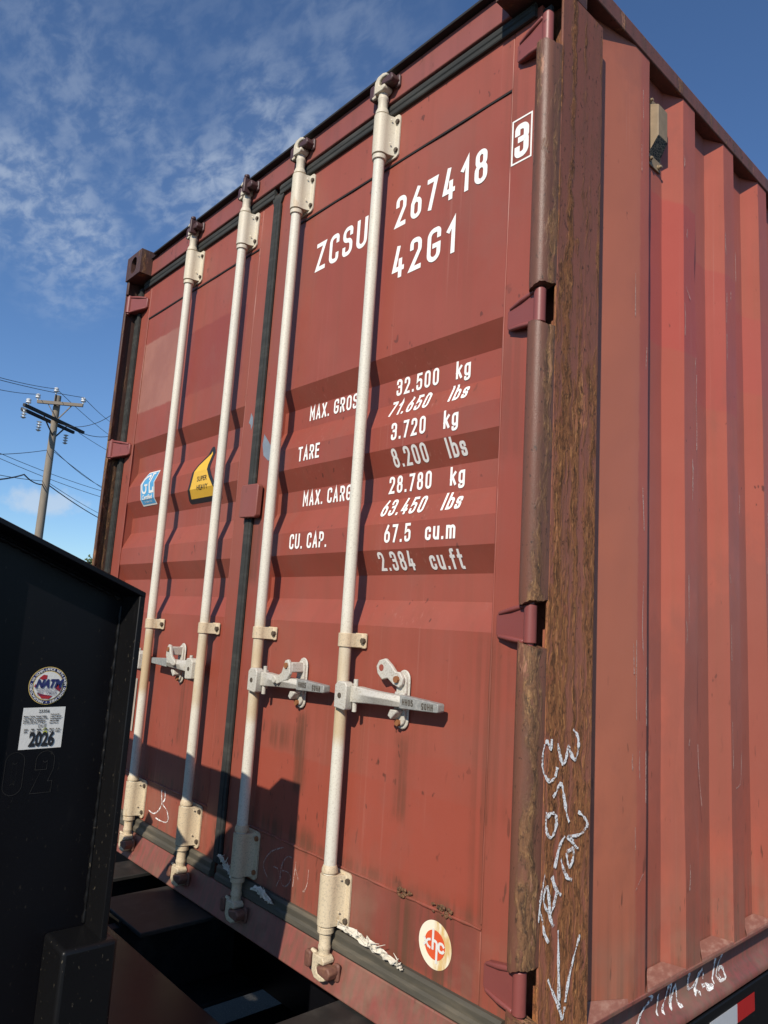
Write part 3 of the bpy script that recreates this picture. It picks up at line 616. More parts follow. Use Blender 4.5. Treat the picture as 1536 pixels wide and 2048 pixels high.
# --- roof, floor, front wall
rf = MB(); rf.box(0.066, 2.372, .18, LEN - .1, 2.560, 2.566); obj('roof', rf, 'frame', BOX)
rf = MB(); rf.box(0.062, 2.375, .17, LEN - .1, 0.10, 0.128); obj('floor', rf, 'dark', BOX)
rf = MB(); x = 0.05; P = []
while x < 2.3: P += [(x, LEN - .03), (x + .10, LEN - .03), (x + .14, LEN - .075), (x + .24, LEN - .075)]; x += .28
rf.prism(P + [(2.39, LEN - .03), (2.39, LEN - .09), (.05, LEN - .09)], 2, .05, 2.55); obj('front_wall', rf, 'side', BOX, smooth=20)

# --- ventilator on the side wall
vb = MB(); vb.box(2.399, 2.4040, .550, .628, 2.258, 2.472); V = obj('ventilator', vb, 'vent', BOX, .001)
hd = MB()
hd.add([(2.4040, .556, 2.446), (2.4040, .618, 2.446), (2.4325, .614, 2.434), (2.4325, .560, 2.434), (2.4040, .556, 2.290), (2.4040, .618, 2.290), (2.4325, .614, 2.336), (2.4325, .560, 2.336)],
       [(0, 1, 2, 3), (0, 3, 7, 4), (3, 2, 6, 7), (1, 5, 6, 2)]); obj('hood', hd, 'vent', V, .0022, smooth=30)
hd = MB(); hd.add([(2.4041, .5565, 2.2905), (2.4041, .6175, 2.2905), (2.4320, .6135, 2.336), (2.4320, .5605, 2.336)], [(0, 1, 2, 3)])
gm, t, co = material('vent_grille'); vo = t.n('ShaderNodeTexVoronoi', {'Vector': t.map(co, (1, 1, 1)), 'Scale': 150.0}, feature='DISTANCE_TO_EDGE').outputs[0]
finish(t, t.mix(t.step(vo, 0.07, 0.14), (0.26, 0.20, 0.12), (0.012, 0.010, 0.008)), 0.6); obj('grille', hd, gm, V, smooth=0)
hd = MB()
for y, z in ((.562, 2.459), (.614, 2.459), (.563, 2.273), (.614, 2.271)): hd.cyl((2.404, y, z), (2.408, y, z), .0075, n=12); hd.cyl((2.408, y, z), (2.415, y, z), .005, .004, n=10)
each('bolt', hd, 'vent', V)

# --- doors
SEAM_T, SEAM_B = 2.270, 0.280
def door(xa, xb, pa, pb, hinge_x):
    """xa..xb leaf, pa..pb the pressed sheet between the stiles"""
    fr = MB()
    fr.box(xa, pa, YD, YD + .05, .092, 2.46); fr.box(pb, xb, YD, YD + .05, .092, 2.46)
    fr.box(pa, pb, YD, YD + .05, SEAM_T, 2.46); fr.box(pa, pb, YD, YD + .05, .092, SEAM_B)
    D = obj('door', fr, 'door', BOX, .0025)
    sh = MB(); zs = [SEAM_T, 2.0, 1.83] + [k[0] for k in KINK] + [0.6, 0.45, SEAM_B]; nx = 13
    rng = random.Random(int(xa * 100))
    vs = [(pa + (pb - pa) * i / (nx - 1), door_y(0, z) + (rng.uniform(-.0009, .0009) if 0 < i < nx - 1 else 0), z) for z in zs for i in range(nx)]
    fs = [(k * nx + i, k * nx + i + 1, (k + 1) * nx + i + 1, (k + 1) * nx + i) for k in range(len(zs) - 1) for i in range(nx - 1)]
    sh.add(vs, fs); obj('pressed_sheet', sh, 'door', D, smooth=12)
    se = MB()
    def bead(p0, p1, r, nn, jit):
        pts = [Vector(p0).lerp(Vector(p1), i / nn) for i in range(nn + 1)]
        se.tube([p + Vector((rng.uniform(-jit, jit), 0, rng.uniform(-jit, jit))) for p in pts], [r * rng.uniform(.7, 1.3) for _ in pts], 6)
    bead((pa, YD + .001, SEAM_B - .002), (pb, YD + .001, SEAM_B - .002), .0038, 40, .001)
    bead((pa + .001, YD + .001, .29), (pa + .001, YD + .001, SEAM_T), .0026, 40, .0006); bead((pb - .001, YD + .001, .29), (pb - .001, YD + .001, SEAM_T), .0026, 40, .0006)
    obj('weld_bead', se, 'door', D, smooth=60)
    ds = MB(); ds.box(pa, pb, YD - .0006, YD + .002, SEAM_T - .0055, SEAM_T - .0005); obj('seam_shade', ds, 'dark', D)  # dark strip painted as the shadow below the top frame edge
    s = 1 if hinge_x > 1 else -1
    for z in HZ:                                                  # hinge blade from the stile to the pin
        xi = 2.310 if s > 0 else .132; xp = NX if s > 0 else .018; py = .058 if s > 0 else .026; wd_ = abs(xp - xi)
        tilt = .012 if z > 1.2 else (-.004 if z > .5 else -.02)
        out = [(xi, z - .026), (xi + s * .007, z - .032), (xp - s * .012, z - .040), (xp, z - .040), (xp, z + .040), (xp - s * .012, z + .040), (xi + s * .014, z + .027), (xi, z + .016)]
        b = MB(); ys = lambda x: YD - .010 - (abs(x - xi) / wd_) * (.014 if s > 0 else .044)
        n = len(out); b.add([(x, ys(x), zz) for x, zz in out] + [(x, YD - .0008, zz) for x, zz in out], [tuple(range(n)), tuple(range(2 * n - 1, n - 1, -1))] + [(i, i + n, (i + 1) % n + n, (i + 1) % n) for i in range(n)])
        for (q0, q1) in (((xi + s * .008, z - .030), (xp - s * .012, z - .038)), ((xi + s * .008, z + .020), (xp - s * .012, z + .038))):
            b.tube([(q0[0], ys(q0[0]) + .001, q0[1]), ((q0[0] + q1[0]) / 2, ys((q0[0] + q1[0]) / 2) - .0015, (q0[1] + q1[1]) / 2), (q1[0], ys(q1[0]), q1[1])], [.0045, .0062, .0055], 8)
        b.cyl((xp, py, z - .0405), (xp, py, z + .0405), .0140, n=24); b.cyl((xp, py, z - .048), (xp, py, z + .048), .0085, n=16)
        obj('hinge', b, 'hinge', D, .0025)
    return D
DL = door(0.062, 1.199, 0.146, 1.115, 0.062 + .060)
DR = door(1.241, 2.376, 1.323, 2.292, 2.414)
# gaskets
ga = MB()
def band(x0, x1, z0, z1, y): ga.box(x0, x1, y, YD - .0004, z0, z1)
gl = MB(); gl.box(1.198, 1.241, .0665, YD - .0005, .132, 2.432); gl.box(1.212, 1.227, .0645, .0665, .14, 2.40)
gl.prism([(1.180, 2.440), (1.195, 2.40), (1.243, 2.40), (1.262, 2.440)], 1, .0672, YD - .0006)
obj('gasket', gl, 'gasket', DR, .002)
gt = MB()
for (x0, x1, par) in ((0.080, 1.200, DL), (1.236, 2.362, DR)):
    gt = MB(); gt.prism([(YD - .0006, 2.430), (.0655, 2.430), (.0635, 2.433), (.0632, 2.444), (.0645, 2.4455), (.0618, 2.449), (.0612, 2.458), (.0635, 2.4615), (.0645, 2.467), (.0665, 2.4695), (YD - .0006, 2.4695)], 0, x0, x1); obj('gasket', gt, 'gasket', par, smooth=25)
    gt = MB(); gt.prism([(YD - .0006, 0.086), (.060, 0.086), (.055, .092), (.056, .104), (.061, .110), (.060, .126), (.066, .133), (YD - .0006, .133)], 0, x0, x1); obj('gasket', gt, 'gasket_low', par, smooth=25)
gt = MB(); gt.box(0.020, 0.064, .062, YD - .0007, .10, 2.445); gt.box(.050, .060, .0590, .062, .10, 2.44); obj('gasket', gt, 'gasket', DL, .002)
gt = MB(); gt.box(2.3765, 2.402, .0775, .09, .10, 2.445); obj('gasket', gt, 'gasket', DR, .002)
# lock plate over the centre gasket
lk = MB(); lk.prism([(1.197, 1.236), (1.290, 1.232), (1.297, 1.239), (1.299, 1.338), (1.292, 1.346), (1.200, 1.349), (1.193, 1.343), (1.191, 1.243)], 1, .046, .0664); obj('lock_plate', lk, 'frame', DR, .003)
# crumpled sealant on the bottom gasket
def crumple(name, outline, par, y, seed, nx=26, nz=5):
    rng = random.Random(seed); b = MB(); (xa, za), (xb, zb), hgt = outline; vs = []
    for k in range(nz):
        for i in range(nx):
            u = i / (nx - 1); w_ = math.sin(math.pi * min(1, max(0, u))) ** .5 * (0.55 + .45 * rng.random())
            vs.append((xa + (xb - xa) * u + rng.uniform(-.006, .006), y - (k / (nz - 1)) * 0.004 - rng.uniform(0, .013) * (1 if 0 < k < nz - 1 else .25), za + (zb - za) * u + (k / (nz - 1) - .35) * hgt * w_ + rng.uniform(-.003, .003)))
    b.add(vs, [(k * nx + i, k * nx + i + 1, (k + 1) * nx + i + 1, (k + 1) * nx + i) for k in range(nz - 1) for i in range(nx - 1)])
    for q in range(12):
        u = rng.random(); p = Vector((xa + (xb - xa) * u, y - .008, za + (zb - za) * u)); b.tube([p, p + Vector((rng.uniform(-.02, .02), -.006, rng.uniform(.0, .022))), p + Vector((rng.uniform(-.03, .03), -.002, rng.uniform(-.004, .03)))], [.0022, .0016, .0006], 5)
    obj(name, b, 'sealant', par, smooth=0)
crumple('peeling_sealant', ((1.850, .152), (2.085, .135), .030), DR, .060, 3)
crumple('peeling_sealant', ((1.462, .128), (1.56, .115), .034), DR, .058, 5, 14)
crumple('peeling_sealant', ((1.252, .165), (1.345, .125), .024), DR, .060, 8, 14)
def rust_scab(x0, x1, z, par, seed):
    rng = random.Random(seed); b = MB()
    for q in range(26):
        x = rng.uniform(x0, x1); zz = z + rng.uniform(-.005, .012); r = rng.uniform(.003, .008)
        b.add([(x + r * rng.uniform(.6, 1.2) * math.cos(a), YD - .0015 - rng.uniform(0, .004), zz + r * .7 * math.sin(a)) for a in (0, 1.2, 2.4, 3.6, 4.9)] + [(x, YD - .007, zz)], [(0, 1, 5), (1, 2, 5), (2, 3, 5), (3, 4, 5), (4, 0, 5)])
    obj('rust_scab', b, 'cam_rust', par, smooth=0)
rust_scab(2.040, 2.085, SEAM_B, DR, 1); rust_scab(2.145, 2.215, SEAM_B, DR, 2)

# --- lettering on the right door
lines = [('ZCSU', 1.480, 2.047, .100, 1.02, 0), ('267418', 1.868, 2.051, .098, .96, 0), ('42G1', 1.868, 1.889, .100, 1.02, 0)]
small = [('32.500', 1.880, 1.547, 0), ('kg', 2.107, 1.547, 0), ('71.650', 1.870, 1.482, 0), ('lbs', 2.100, 1.482, 0), ('3.720', 1.908, 1.405, 0), ('kg', 2.105, 1.405, 0), ('8.200', 1.905, 1.333, 0), ('lbs', 2.108, 1.333, 0),
         ('28.780', 1.874, 1.264, 0), ('kg', 2.104, 1.264, 0), ('63.450', 1.868, 1.197, 0), ('lbs', 2.098, 1.197, 0), ('67.5', 1.906, 1.121, 0), ('cu.m', 2.060, 1.121, 0), ('2.384', 1.874, 1.049, 0), ('cu.ft', 2.064, 1.049, 0)]
left = [('MAX. GROSS', 1.466, 1.546), ('TARE', 1.470, 1.402), ('MAX. CARGO', 1.466, 1.263), ('CU. CAP.', 1.462, 1.121)]
for tx, x, z, hh, wx, _ in lines:
    gapv = .22 if tx != 'ZCSU' else .20
    p, wd = text_flat(tx, hh, wx, .145, gapv); flat_obj('lettering', shift(p, x, z), 'letter', DR, on_door)
for tx, x, z, _ in small:
    p, wd = text_flat(tx, .0485, 1.0, .15, .19 if tx[0].isdigit() else .16); flat_obj('lettering', shift(p, x, z), 'letter', DR, on_door, CUTS, lift=.0012)
for tx, x, z in left:
    p, wd = text_flat(tx, .0475, 1.0, .15, .155, .34); flat_obj('lettering', shift(p, x, z), 'letter', DR, on_door, CUTS, lift=.0012)
p, wd = text_flat('3', .093, 1.0, .17); pc = shift(p, 2.305, 2.063)
fr = [Vector(q) for q in ((2.2975, 2.052), (2.3555, 2.052), (2.3555, 2.171), (2.2975, 2.171))]; pc.append(ribbon(fr, True, .0045)); flat_obj('lettering', pc, 'letter', DR, on_frame)
# --- decals
def drop(k):
    c = [(.836, 1.553), (.848, 1.551), (.856, 1.538), (.880, 1.473), (.912, 1.424), (.952, 1.380), (.969, 1.350), (.966, 1.338), (.955, 1.331), (.728, 1.331), (.717, 1.336), (.713, 1.346), (.736, 1.397), (.766, 1.483), (.826, 1.548)] if k == 0 else \
        [(.836, 1.534), (.858, 1.473), (.892, 1.420), (.940, 1.368), (.944, 1.349), (.737, 1.349), (.756, 1.403), (.780, 1.479)]
    return [poly(c)]
WS = flat_obj('warning_decal', drop(0), 'decal_black', DL, on_door, CUTS, .0010); flat_obj('yellow_field', drop(1), 'decal_yellow', WS, on_door, CUTS, .0016)
flat_obj('decal_text', shift(fnt('SUPER', .0275, bold=.0003), .840, 1.419) + shift(fnt('HEAVY', .0275, bold=.0003), .846, 1.385), 'decal_black', WS, on_door, CUTS, .0024)
SH_ = -.26
def gl(pcs): return [([Vector((p.x + SH_ * (p.y - 1.435), p.y)) for p in vs], fs) for vs, fs in pcs]
gx0, gx1, gz0, gz1 = .280, .418, 1.356, 1.512
CD = flat_obj('certificate_decal', gl([poly([(gx0, gz0), (gx1, gz0), (gx1, gz1), (gx0 + .030, gz1), (gx0 + .006, gz1 - .028), (gx0, gz1 - .055)])]), 'decal_white', DL, on_door, CUTS, .0010)
flat_obj('blue_field', gl([poly([(gx0 + .006, gz0 + .006), (gx1 - .006, gz0 + .006), (gx1 - .006, gz1 - .006), (gx0 + .033, gz1 - .006), (gx0 + .012, gz1 - .031), (gx0 + .006, gz1 - .056)])]), 'decal_blue', CD, on_door, CUTS, .0016)
gg = [ribbon(rounded([(gx0 + .072, gz1 - .042), (gx0 + .070, gz1 - .014, .02), (gx0 + .017, gz1 - .030, .03), (gx0 + .017, gz1 - .100, .03), (gx0 + .058, gz1 - .100, .015), (gx0 + .058, gz1 - .066)], False), False, .0105), ribbon([Vector((gx0 + .041, gz1 - .066)), Vector((gx0 + .074, gz1 - .066))], False, .008),
      ribbon([Vector((gx0 + .092, gz1 - .014)), Vector((gx0 + .092, gz1 - .100)), Vector((gx0 + .126, gz1 - .100)), Vector((gx0 + .126, gz1 - .080))], False, .0115), ribbon([Vector((gx0 + .080, gz1 - .013)), Vector((gx0 + .113, gz1 - .013))], False, .007)]
flat_obj('decal_text', gl(gg + shift(fnt('Certified', .029, bold=.0008, xs=.96), (gx0 + gx1) / 2, gz0 + .034) + shift(fnt('Container Unit', .0130, xs=.95), (gx0 + gx1) / 2, gz0 + .0155)), 'decal_white', CD, on_door, CUTS, .0024)
cx, cz = 2.163, .2065
RD = flat_obj('round_decal', [disc(cx, cz, .0500)], 'stained', DR, on_frame, (), .0012)
flat_obj('orange_disc', [disc(cx, cz, .0305, rx=.031)], 'decal_orange', RD, on_frame, (), .0018)
lt = [ribbon([Vector((cx - .0055, cz + .033)), Vector((cx - .0055, cz - .011))], False, .0062), ribbon(rounded([(cx - .0055, cz - .002), (cx - .0055, cz + .0085), (cx + .007, cz + .0085, .008), (cx + .007, cz - .036)], False), False, .0062),
      ribbon(rounded([(cx + .029, cz + .003), (cx + .024, cz + .0085, .006), (cx + .013, cz + .0085, .007), (cx + .013, cz - .0085, .007), (cx + .025, cz - .0085, .007), (cx + .029, cz - .003)], False), False, .0058),
      ribbon([Vector((cx - .033, cz + .009)), Vector((cx - .018, cz - .009))], False, .005), ribbon([Vector((cx - .033, cz - .009)), Vector((cx - .020, cz + .006)), Vector((cx - .012, cz + .0085))], False, .005), ribbon([Vector((cx - .020, cz - .006)), Vector((cx - .0115, cz - .0095))], False, .005)]
flat_obj('decal_text', lt, 'decal_white', RD, on_frame, (), .0024)
flat_obj('tape_scrap', [poly([(1.262, 1.526), (1.318, 1.470), (1.320, 1.430), (1.300, 1.428), (1.268, 1.450), (1.256, 1.49)])], 'tape', DR, on_frame, (), .0011)
flat_obj('tape_scrap', [poly([(1.163, 1.62), (1.178, 1.60), (1.180, 1.575), (1.172, 1.555), (1.166, 1.575), (1.152, 1.585), (1.158, 1.60)])], 'tape', DL, on_frame, (), .0011)
flat_obj('data_plate', [poly([(.405, .43), (.478, .43), (.478, .635), (.405, .635)])], 'plaque', DL, on_frame, (), .0014)
D1 = [[(786, 266), (793, 237), (797, 221), (778, 194), (742, 175), (700, 177)], [(812, 268), (818, 242), (804, 222), (840, 207), (857, 183), (843, 167), (798, 163), (762, 164)]]
D2 = [[(1565, 263), (1509, 239), (1478, 210), (1471, 187), (1495, 164)], [(1523, 200), (1545, 199), (1556, 178), (1542, 153)], [(1608, 246), (1587, 244), (1566, 222), (1559, 192), (1570, 166), (1593, 168), (1609, 193), (1593, 204), (1564, 201)], [(1628, 241), (1621, 174)], [(1628, 223), (1645, 198)], [(1688, 236), (1686, 199), (1673, 176), (1669, 177)]]
chalk('chalk_mark', D1, DL, on_frame, wd=.0042, lift=.0012); chalk('chalk_mark', D2, DR, on_frame, 'faint_chalk', .0030, .0012)

# --- locking rods with brackets, cams, keepers and handles
RY = .039; RR = .0165
def rounded_rect(x0, x1, z0, z1, r, n=5):
    out = []
    for cx_, cz_, a in ((x1 - r, z1 - r, 0), (x0 + r, z1 - r, 90), (x0 + r, z0 + r, 180), (x1 - r, z0 + r, 270)): out += [(cx_ + r * math.cos(R(a + 90 * i / n)), cz_ + r * math.sin(R(a + 90 * i / n))) for i in range(n + 1)]
    return out
def sleeve(b, x, z0, z1, r=.0235):
    d = YD - RY
    pf = [(.038, d - .0006), (.038, d - .0062), (.033, d - .0072), (.0285, d - .013), (.0245, d - .024), (r, .004)] + arc(0, 0, r, 0, -180, 18) + [(-r, .004), (-.0245, d - .024), (-.0285, d - .013), (-.033, d - .0072), (-.038, d - .0062), (-.038, d - .0006)]
    b.prism([(x + p[0], RY + p[1]) for p in pf], 2, z0, z1)
def hexbolt(b, x, y, z, r=.0072, l=.007): b.cyl((x, y, z), (x, y - l, z), r, n=6)
def rod(x, hand, shift_top):
    b = MB(); b.cyl((x, RY, .135), (x, RY, 2.43), RR, n=28)
    rodo = obj('locking_rod', b, 'rod', BOX)
    for (z0, z1, up_, mat) in ((2.290, 2.418, 1, 'bracket'), (.148, .268, -1, 'bracket_low')):
        b = MB(); sleeve(b, x, z0, z1); b.prism(rounded_rect(x - .049, x + .049, z0 - .008, z1 + .006, .012), 1, YD - .0068, YD - .0007)
        b.lathe(x, RY, [(.0190, z0 - .018), (.0212, z0 - .017), (.0212, z0 - .004), (.019, z0 - .003)], 28); b.lathe(x, RY, [(.0190, z1 + .004), (.0208, z1 + .005), (.0208, z1 + .013), (.0175, z1 + .022), (.016, z1 + .023)], 28)
        for dz in (.022, .100): b.cyl((x + .030, YD - .0235, z0 + dz + .012), (x + .031, YD - .0245, z0 + dz + .012), .003, n=8)
        br_ = obj('rod_bracket', b, mat, rodo, .0012)
        k = MB()
        for dz in (.014, .108):
            for sx_ in (-1, 1): hexbolt(k, x + sx_ * .0415, YD - .0066, z0 + dz)
        for dz in (.022, .098): k.cyl((x - .0222, RY - .0075, z0 + dz), (x - .0238, RY - .0085, z0 + dz), .0042, n=10)
        each('bracket_bolt', k, 'rust_bolt' if up_ < 0 and random.random() < .4 else 'bolt', rodo)
        s = up_; zb = 2.418 + .021 if s > 0 else .148 - .015
        c = MB()
        pr = [(.0155, zb), (.0148, zb + s * .030), (.0165, zb + s * .034), (.0165, zb + s * .040), (.0142, zb + s * .046), (.016, zb + s * .056)]
        c.lathe(x, RY, pr if s > 0 else pr[::-1], 24)
        zz = zb + s * .054
        hook = [(-.021, 0), (.016, -.002), (.026, .006), (.024, .016), (.006, .017), (-.003, .026), (.001, .037), (.012, .042), (.030, .040), (.031, .049), (.014, .056), (-.010, .054), (-.022, .040)]
        m_ = 1 if shift_top else (1 if s < 0 else -.75)
        c.prism([(x + q[0] * m_, zz + s * q[1]) for q in hook], 1, RY - .021, RY + .014)
        c.cyl((x - .024, RY - .004, zz + s * .006), (x - .040, RY - .010, zz - s * .001), .0065, .005, n=10)
        obj('rod_cam', c, 'bracket' if s > 0 else 'bracket_low', rodo, .003)
        kp = MB(); yb = .0568 if s > 0 else .048
        kp.prism(rounded_rect(x - .054, x - .030, zz + (.0 if s > 0 else -.040), zz + (.048 if s > 0 else 0), .009), 1, yb - .030, yb)
        obj('cam_keeper', kp, 'keeper_low' if s < 0 else 'keeper', BOX, .004); kp = MB()
        kp.prism([(x + .006, zz + s * .020), (x + .050, zz + s * .010), (x + .060, zz + s * .022), (x + .052, zz + s * .040), (x + .012, zz + s * .035)], 1, yb - .038, yb - .006)
        kp.prism(rounded_rect(x + .040, x + .060, min(zz + s * .006, zz + s * .048), max(zz + s * .006, zz + s * .048), .008), 1, yb - .010, yb)
        if s > 0 and not shift_top: kp.box(x + .012, x + .026, yb - .05, yb - .02, zz - .004, zz + .058); kp.cyl((x + .02, yb - .046, zz + .060), (x + .02, yb - .030, zz + .068), .009, n=10)
        obj('cam_keeper', kp, 'keeper_low' if s < 0 else 'keeper', BOX, .004)
    # the clamp in the middle
    b = MB(); sleeve(b, x, .840, .876, .0205); b.prism(rounded_rect(x - .047, x + .047, .838, .878, .004), 1, YD - .006, YD - .0007)
    obj('rod_clamp', b, 'bracket_low', rodo, .0012)
    k = MB(); hexbolt(k, x + .040, YD - .006, .858, .0078, .009); hexbolt(k, x - .040, YD - .006, .858, .0078, .009); k.cyl((x - .0195, RY - .006, .858), (x - .021, RY - .007, .858), .004, n=8); each('bracket_bolt', k, 'bolt', rodo)
    # handle hub, handle, catch
    s = hand; X = lambda d: x + s * d
    def P(pts): return [(X(a), c) for a, c in pts]
    hb = MB(); hb.prism(P([(.004, .684), (.046, .680), (.050, .686), (.052, .742), (.044, .752), (.016, .752), (.004, .742)]), 1, RY - .030, RY - .004)
    hb.prism(P([(.004, .690), (.044, .690), (.044, .746), (.004, .746)]), 1, RY + .006, RY + .020)
    obj('handle_hub', hb, 'handle', rodo, .003)
    k = MB(); k.cyl((X(.026), RY - .030, .716), (X(.026), RY - .0312, .716), .0072, n=14); each('hub_pin', k, 'bolt', rodo)
    k = MB(); k.cyl((X(.060), RY - .005, .678), (X(.060), RY - .005, .760), .0062, n=12); each('hub_pin', k, 'handle', rodo)
    hn = MB()
    bar = [(.046, .742, .700), (.075, .742, .702), (.110, .740, .704), (.150, .738, .706), (.205, .737, .708), (.236, .736, .710)]
    n = len(bar); vs = []
    for k_, (d, zt, zb_) in enumerate(bar):
        yv = RY - .004 - .003 * k_ * .0; th = .013 if k_ < 2 else .0105
        if k_ in (2, 3, 4): vs += [(X(d), RY - th - .004, zt), (X(d), RY - th - .016, (zt + zb_) / 2 + .004), (X(d), RY - th - .002, zb_), (X(d), RY + th, zb_), (X(d), RY + th, zt)]
        else: vs += [(X(d), RY - th, zt), (X(d), RY - th, (zt + zb_) / 2), (X(d), RY - th, zb_), (X(d), RY + th, zb_), (X(d), RY + th, zt)]
    hn.add(vs, [(k_ * 5 + i, k_ * 5 + (i + 1) % 5, k_ * 5 + 5 + (i + 1) % 5, k_ * 5 + 5 + i) for k_ in range(n - 1) for i in range(5)] + [(4, 3, 2, 1, 0), tuple(range((n - 1) * 5, n * 5))])
    ho = obj('door_handle', hn, 'handle', rodo, .0025)
    hn = MB(); hn.prism(P([(.232, .7385), (.300, .735), (.357, .732), (.360, .729), (.360, .714), (.357, .711), (.300, .709), (.232, .7065)]), 1, RY - .0115, RY + .0115)
    obj('handle_grip', hn, 'grip', rodo, .0022)
    t1, w1 = text_flat('HH05', .0145, 1.0, .15, .2); t2, w2 = text_flat('HH05', .0145, 1.0, .15, .2)
    x0 = X(.243) if s > 0 else X(.300)
    pc = shift(t1, x0, .7165) + [([Vector((x0 + .102 - p_.x, .7285 - p_.y)) for p_ in vs_], fs_) for vs_, fs_ in t2]
    if hand > 0: flat_obj('handle_marking', pc, 'bolt', rodo, lambda u, v, l: (u, RY - .0116 - l, v), (), .0006)
    ct = MB(); cxx = X(.200)
    def C(pts): return [(cxx + s * a, c) for a, c in pts]
    pl = [(cxx + .0215 * math.cos(R(a)), .772 + .024 * math.sin(R(a))) for a in range(0, 181, 20)] + [(cxx + .0215 * math.cos(R(a)), .674 + .022 * math.sin(R(a))) for a in range(180, 361, 20)]
    ct.prism(pl, 1, YD - .006, YD - .0007)
    ct.prism([(cxx + (p_[0] - cxx) * .80, .723 + (p_[1] - .723) * .88) for p_ in pl], 1, YD - .014, YD - .005)
    ct.prism(C([(-.010, .700), (.012, .700), (.012, .694), (-.006, .676), (-.018, .684)]), 1, RY - .002, YD - .012)
    if x > 1.7:      # open catch, flipped up to the left
        ct.prism(C([(.016, .776), (.004, .790), (-.012, .790), (-.030, .806), (-.052, .820), (-.074, .814), (-.084, .798), (-.078, .780), (-.060, .766), (-.040, .772), (-.018, .758), (.004, .752), (.014, .762)]), 1, YD - .026, YD - .0155)
        ct.prism(C([(-.014, .742), (.020, .742), (.020, .700), (-.014, .700)]), 1, YD - .022, YD - .012)
    else:
        ct.prism(C([(.012, .778), (.002, .790), (-.012, .786), (-.018, .768), (-.026, .750), (-.044, .740), (-.064, .736), (-.066, .722), (-.044, .716), (-.020, .724), (.004, .733), (.016, .750)]), 1, RY - .026, RY - .0155)
        ct.prism(C([(-.014, .782), (.012, .782), (.016, .755), (-.012, .752)]), 1, RY - .018, YD - .012)
        ct.cyl((cxx - s * .058, RY - .0235, .728), (cxx - s * .058, RY - .030, .728), .0105, n=14)
    obj('handle_catch', ct, 'handle', rodo, .0025)
    if x > 1.7:
        k = MB(); k.cyl((cxx - s * .063, YD - .0268, .796), (cxx - s * .063, YD - .0262, .796), .0085, n=16); obj('catch_hole', k, 'door', rodo)
    k = MB(); k.cyl((cxx - s * .002, YD - .012 if x < 1.7 else YD - .024, .772), (cxx - s * .002, (RY - .030) if x < 1.7 else YD - .034, .772), .0085, n=8); k.cyl((cxx - s * .002, YD - .012, .668), (cxx - s * .002, YD - .021, .668), .0085, n=6)
    each('catch_bolt', k, 'rust_bolt', rodo)
for x, hand, st in ((0.6173, -1, False), (1.0433, -1, False), (1.3947, 1, True), (1.8207, 1, True)): rod(x, hand, st)

# ================================================================== the gooseneck trailer under and in front of the container
TR = thing('gooseneck_trailer', 'black gooseneck trailer with round and square inspection decals carrying the red container', 'trailer', (1.22, -0.6, GZ))
FX0, FX1, WX = 1.820, 1.916, 1.830              # outer edges of the riser flange and its web face
def top(y): return 0.935 + 0.395 * (-0.577 - y) if y > -1.29 else 1.2166 + 0.262 * (-1.29 - y)
def riser(x0, x1, web0, web1, bottom):
    b = MB(); b.prism([(-.577, bottom), (-.577, .930), (-1.29, top(-1.29) - .006), (-2.30, top(-2.30) - .006), (-2.30, .95), (-1.10, .40), (-1.02, bottom)], 0, web0, web1)
    o = obj('neck_riser', b, 'black', TR)
    f = MB(); f.prism([(-.575, .936), (-.575, .924), (-1.288, top(-1.29) - .012), (-2.32, top(-2.32) - .012), (-2.32, top(-2.32)), (-1.292, top(-1.29))], 0, x0, x1); obj('top_flange', f, 'black', o, .002)
    f = MB(); f.box(x0, x1, -.588, -.5755, bottom, .928); obj('end_flange', f, 'black_dusty', o, .002)
    f = MB(); f.box(max(web1, x0) + .0005, x1 - .004, -.966, -.954, bottom, top(-.954) - .016); obj('stiffener', f, 'black', o, .001)
    return o
def weld(name, pts, r, par, mat='black_dusty'):
    rng = random.Random(len(pts)); P = [Vector(a).lerp(Vector(b_), i / 60) for a, b_ in zip(pts, pts[1:]) for i in range(60)]; b = MB()
    b.tube(P, [r * (1 + .35 * math.sin(i * 1.9) + rng.uniform(-.15, .15)) for i in range(len(P))], 6); obj(name, b, mat, par, smooth=60)
RI = riser(FX0, FX1, 1.818, WX, 0.0); riser(0.522, 0.618, 0.524, 0.536, 0.0)
weld('weld_seam', [(1.8325, -.5895, .285), (1.8325, -.5895, .916)], .0042, RI); weld('weld_seam', [(1.8325, -.592, top(-.592) - .020), (1.8325, -.95, top(-.95) - .020)], .0042, RI)
cb = MB(); cb.box(.540, 1.8175, -.606, -.596, .769, .873); cb.box(.540, 1.8175, -.596, -.55, .861, .873); obj('cross_beam', cb, 'black', TR, .002)
for pts in ([(1.030, .665), (.930, .507), (.612, .0)], [(1.340, .655), (1.236, .50), (.940, .0)]):
    P = [Vector(p) for p in pts]; vs, fs = ribbon(P, False, .052 if pts[0][0] < 1.2 else .056); n = len(vs)
    b = MB(); b.add([(v.x, -.604, v.y) for v in vs] + [(v.x, -.597, v.y) for v in vs], [f for f in fs] + [tuple(i + n for i in f[::-1]) for f in fs]); h_ = n // 2
    for i in range(h_ - 1): b.add([(vs[i].x, -.604, vs[i].y), (vs[i + 1].x, -.604, vs[i + 1].y), (vs[i + 1].x, -.597, vs[i + 1].y), (vs[i].x, -.597, vs[i].y)], [(0, 1, 2, 3)]); b.add([(vs[h_ + i].x, -.604, vs[h_ + i].y), (vs[h_ + i + 1].x, -.604, vs[h_ + i + 1].y), (vs[h_ + i + 1].x, -.597, vs[h_ + i + 1].y), (vs[h_ + i].x, -.597, vs[h_ + i].y)], [(0, 1, 2, 3)])
    obj('diagonal_brace', b, 'black', TR)
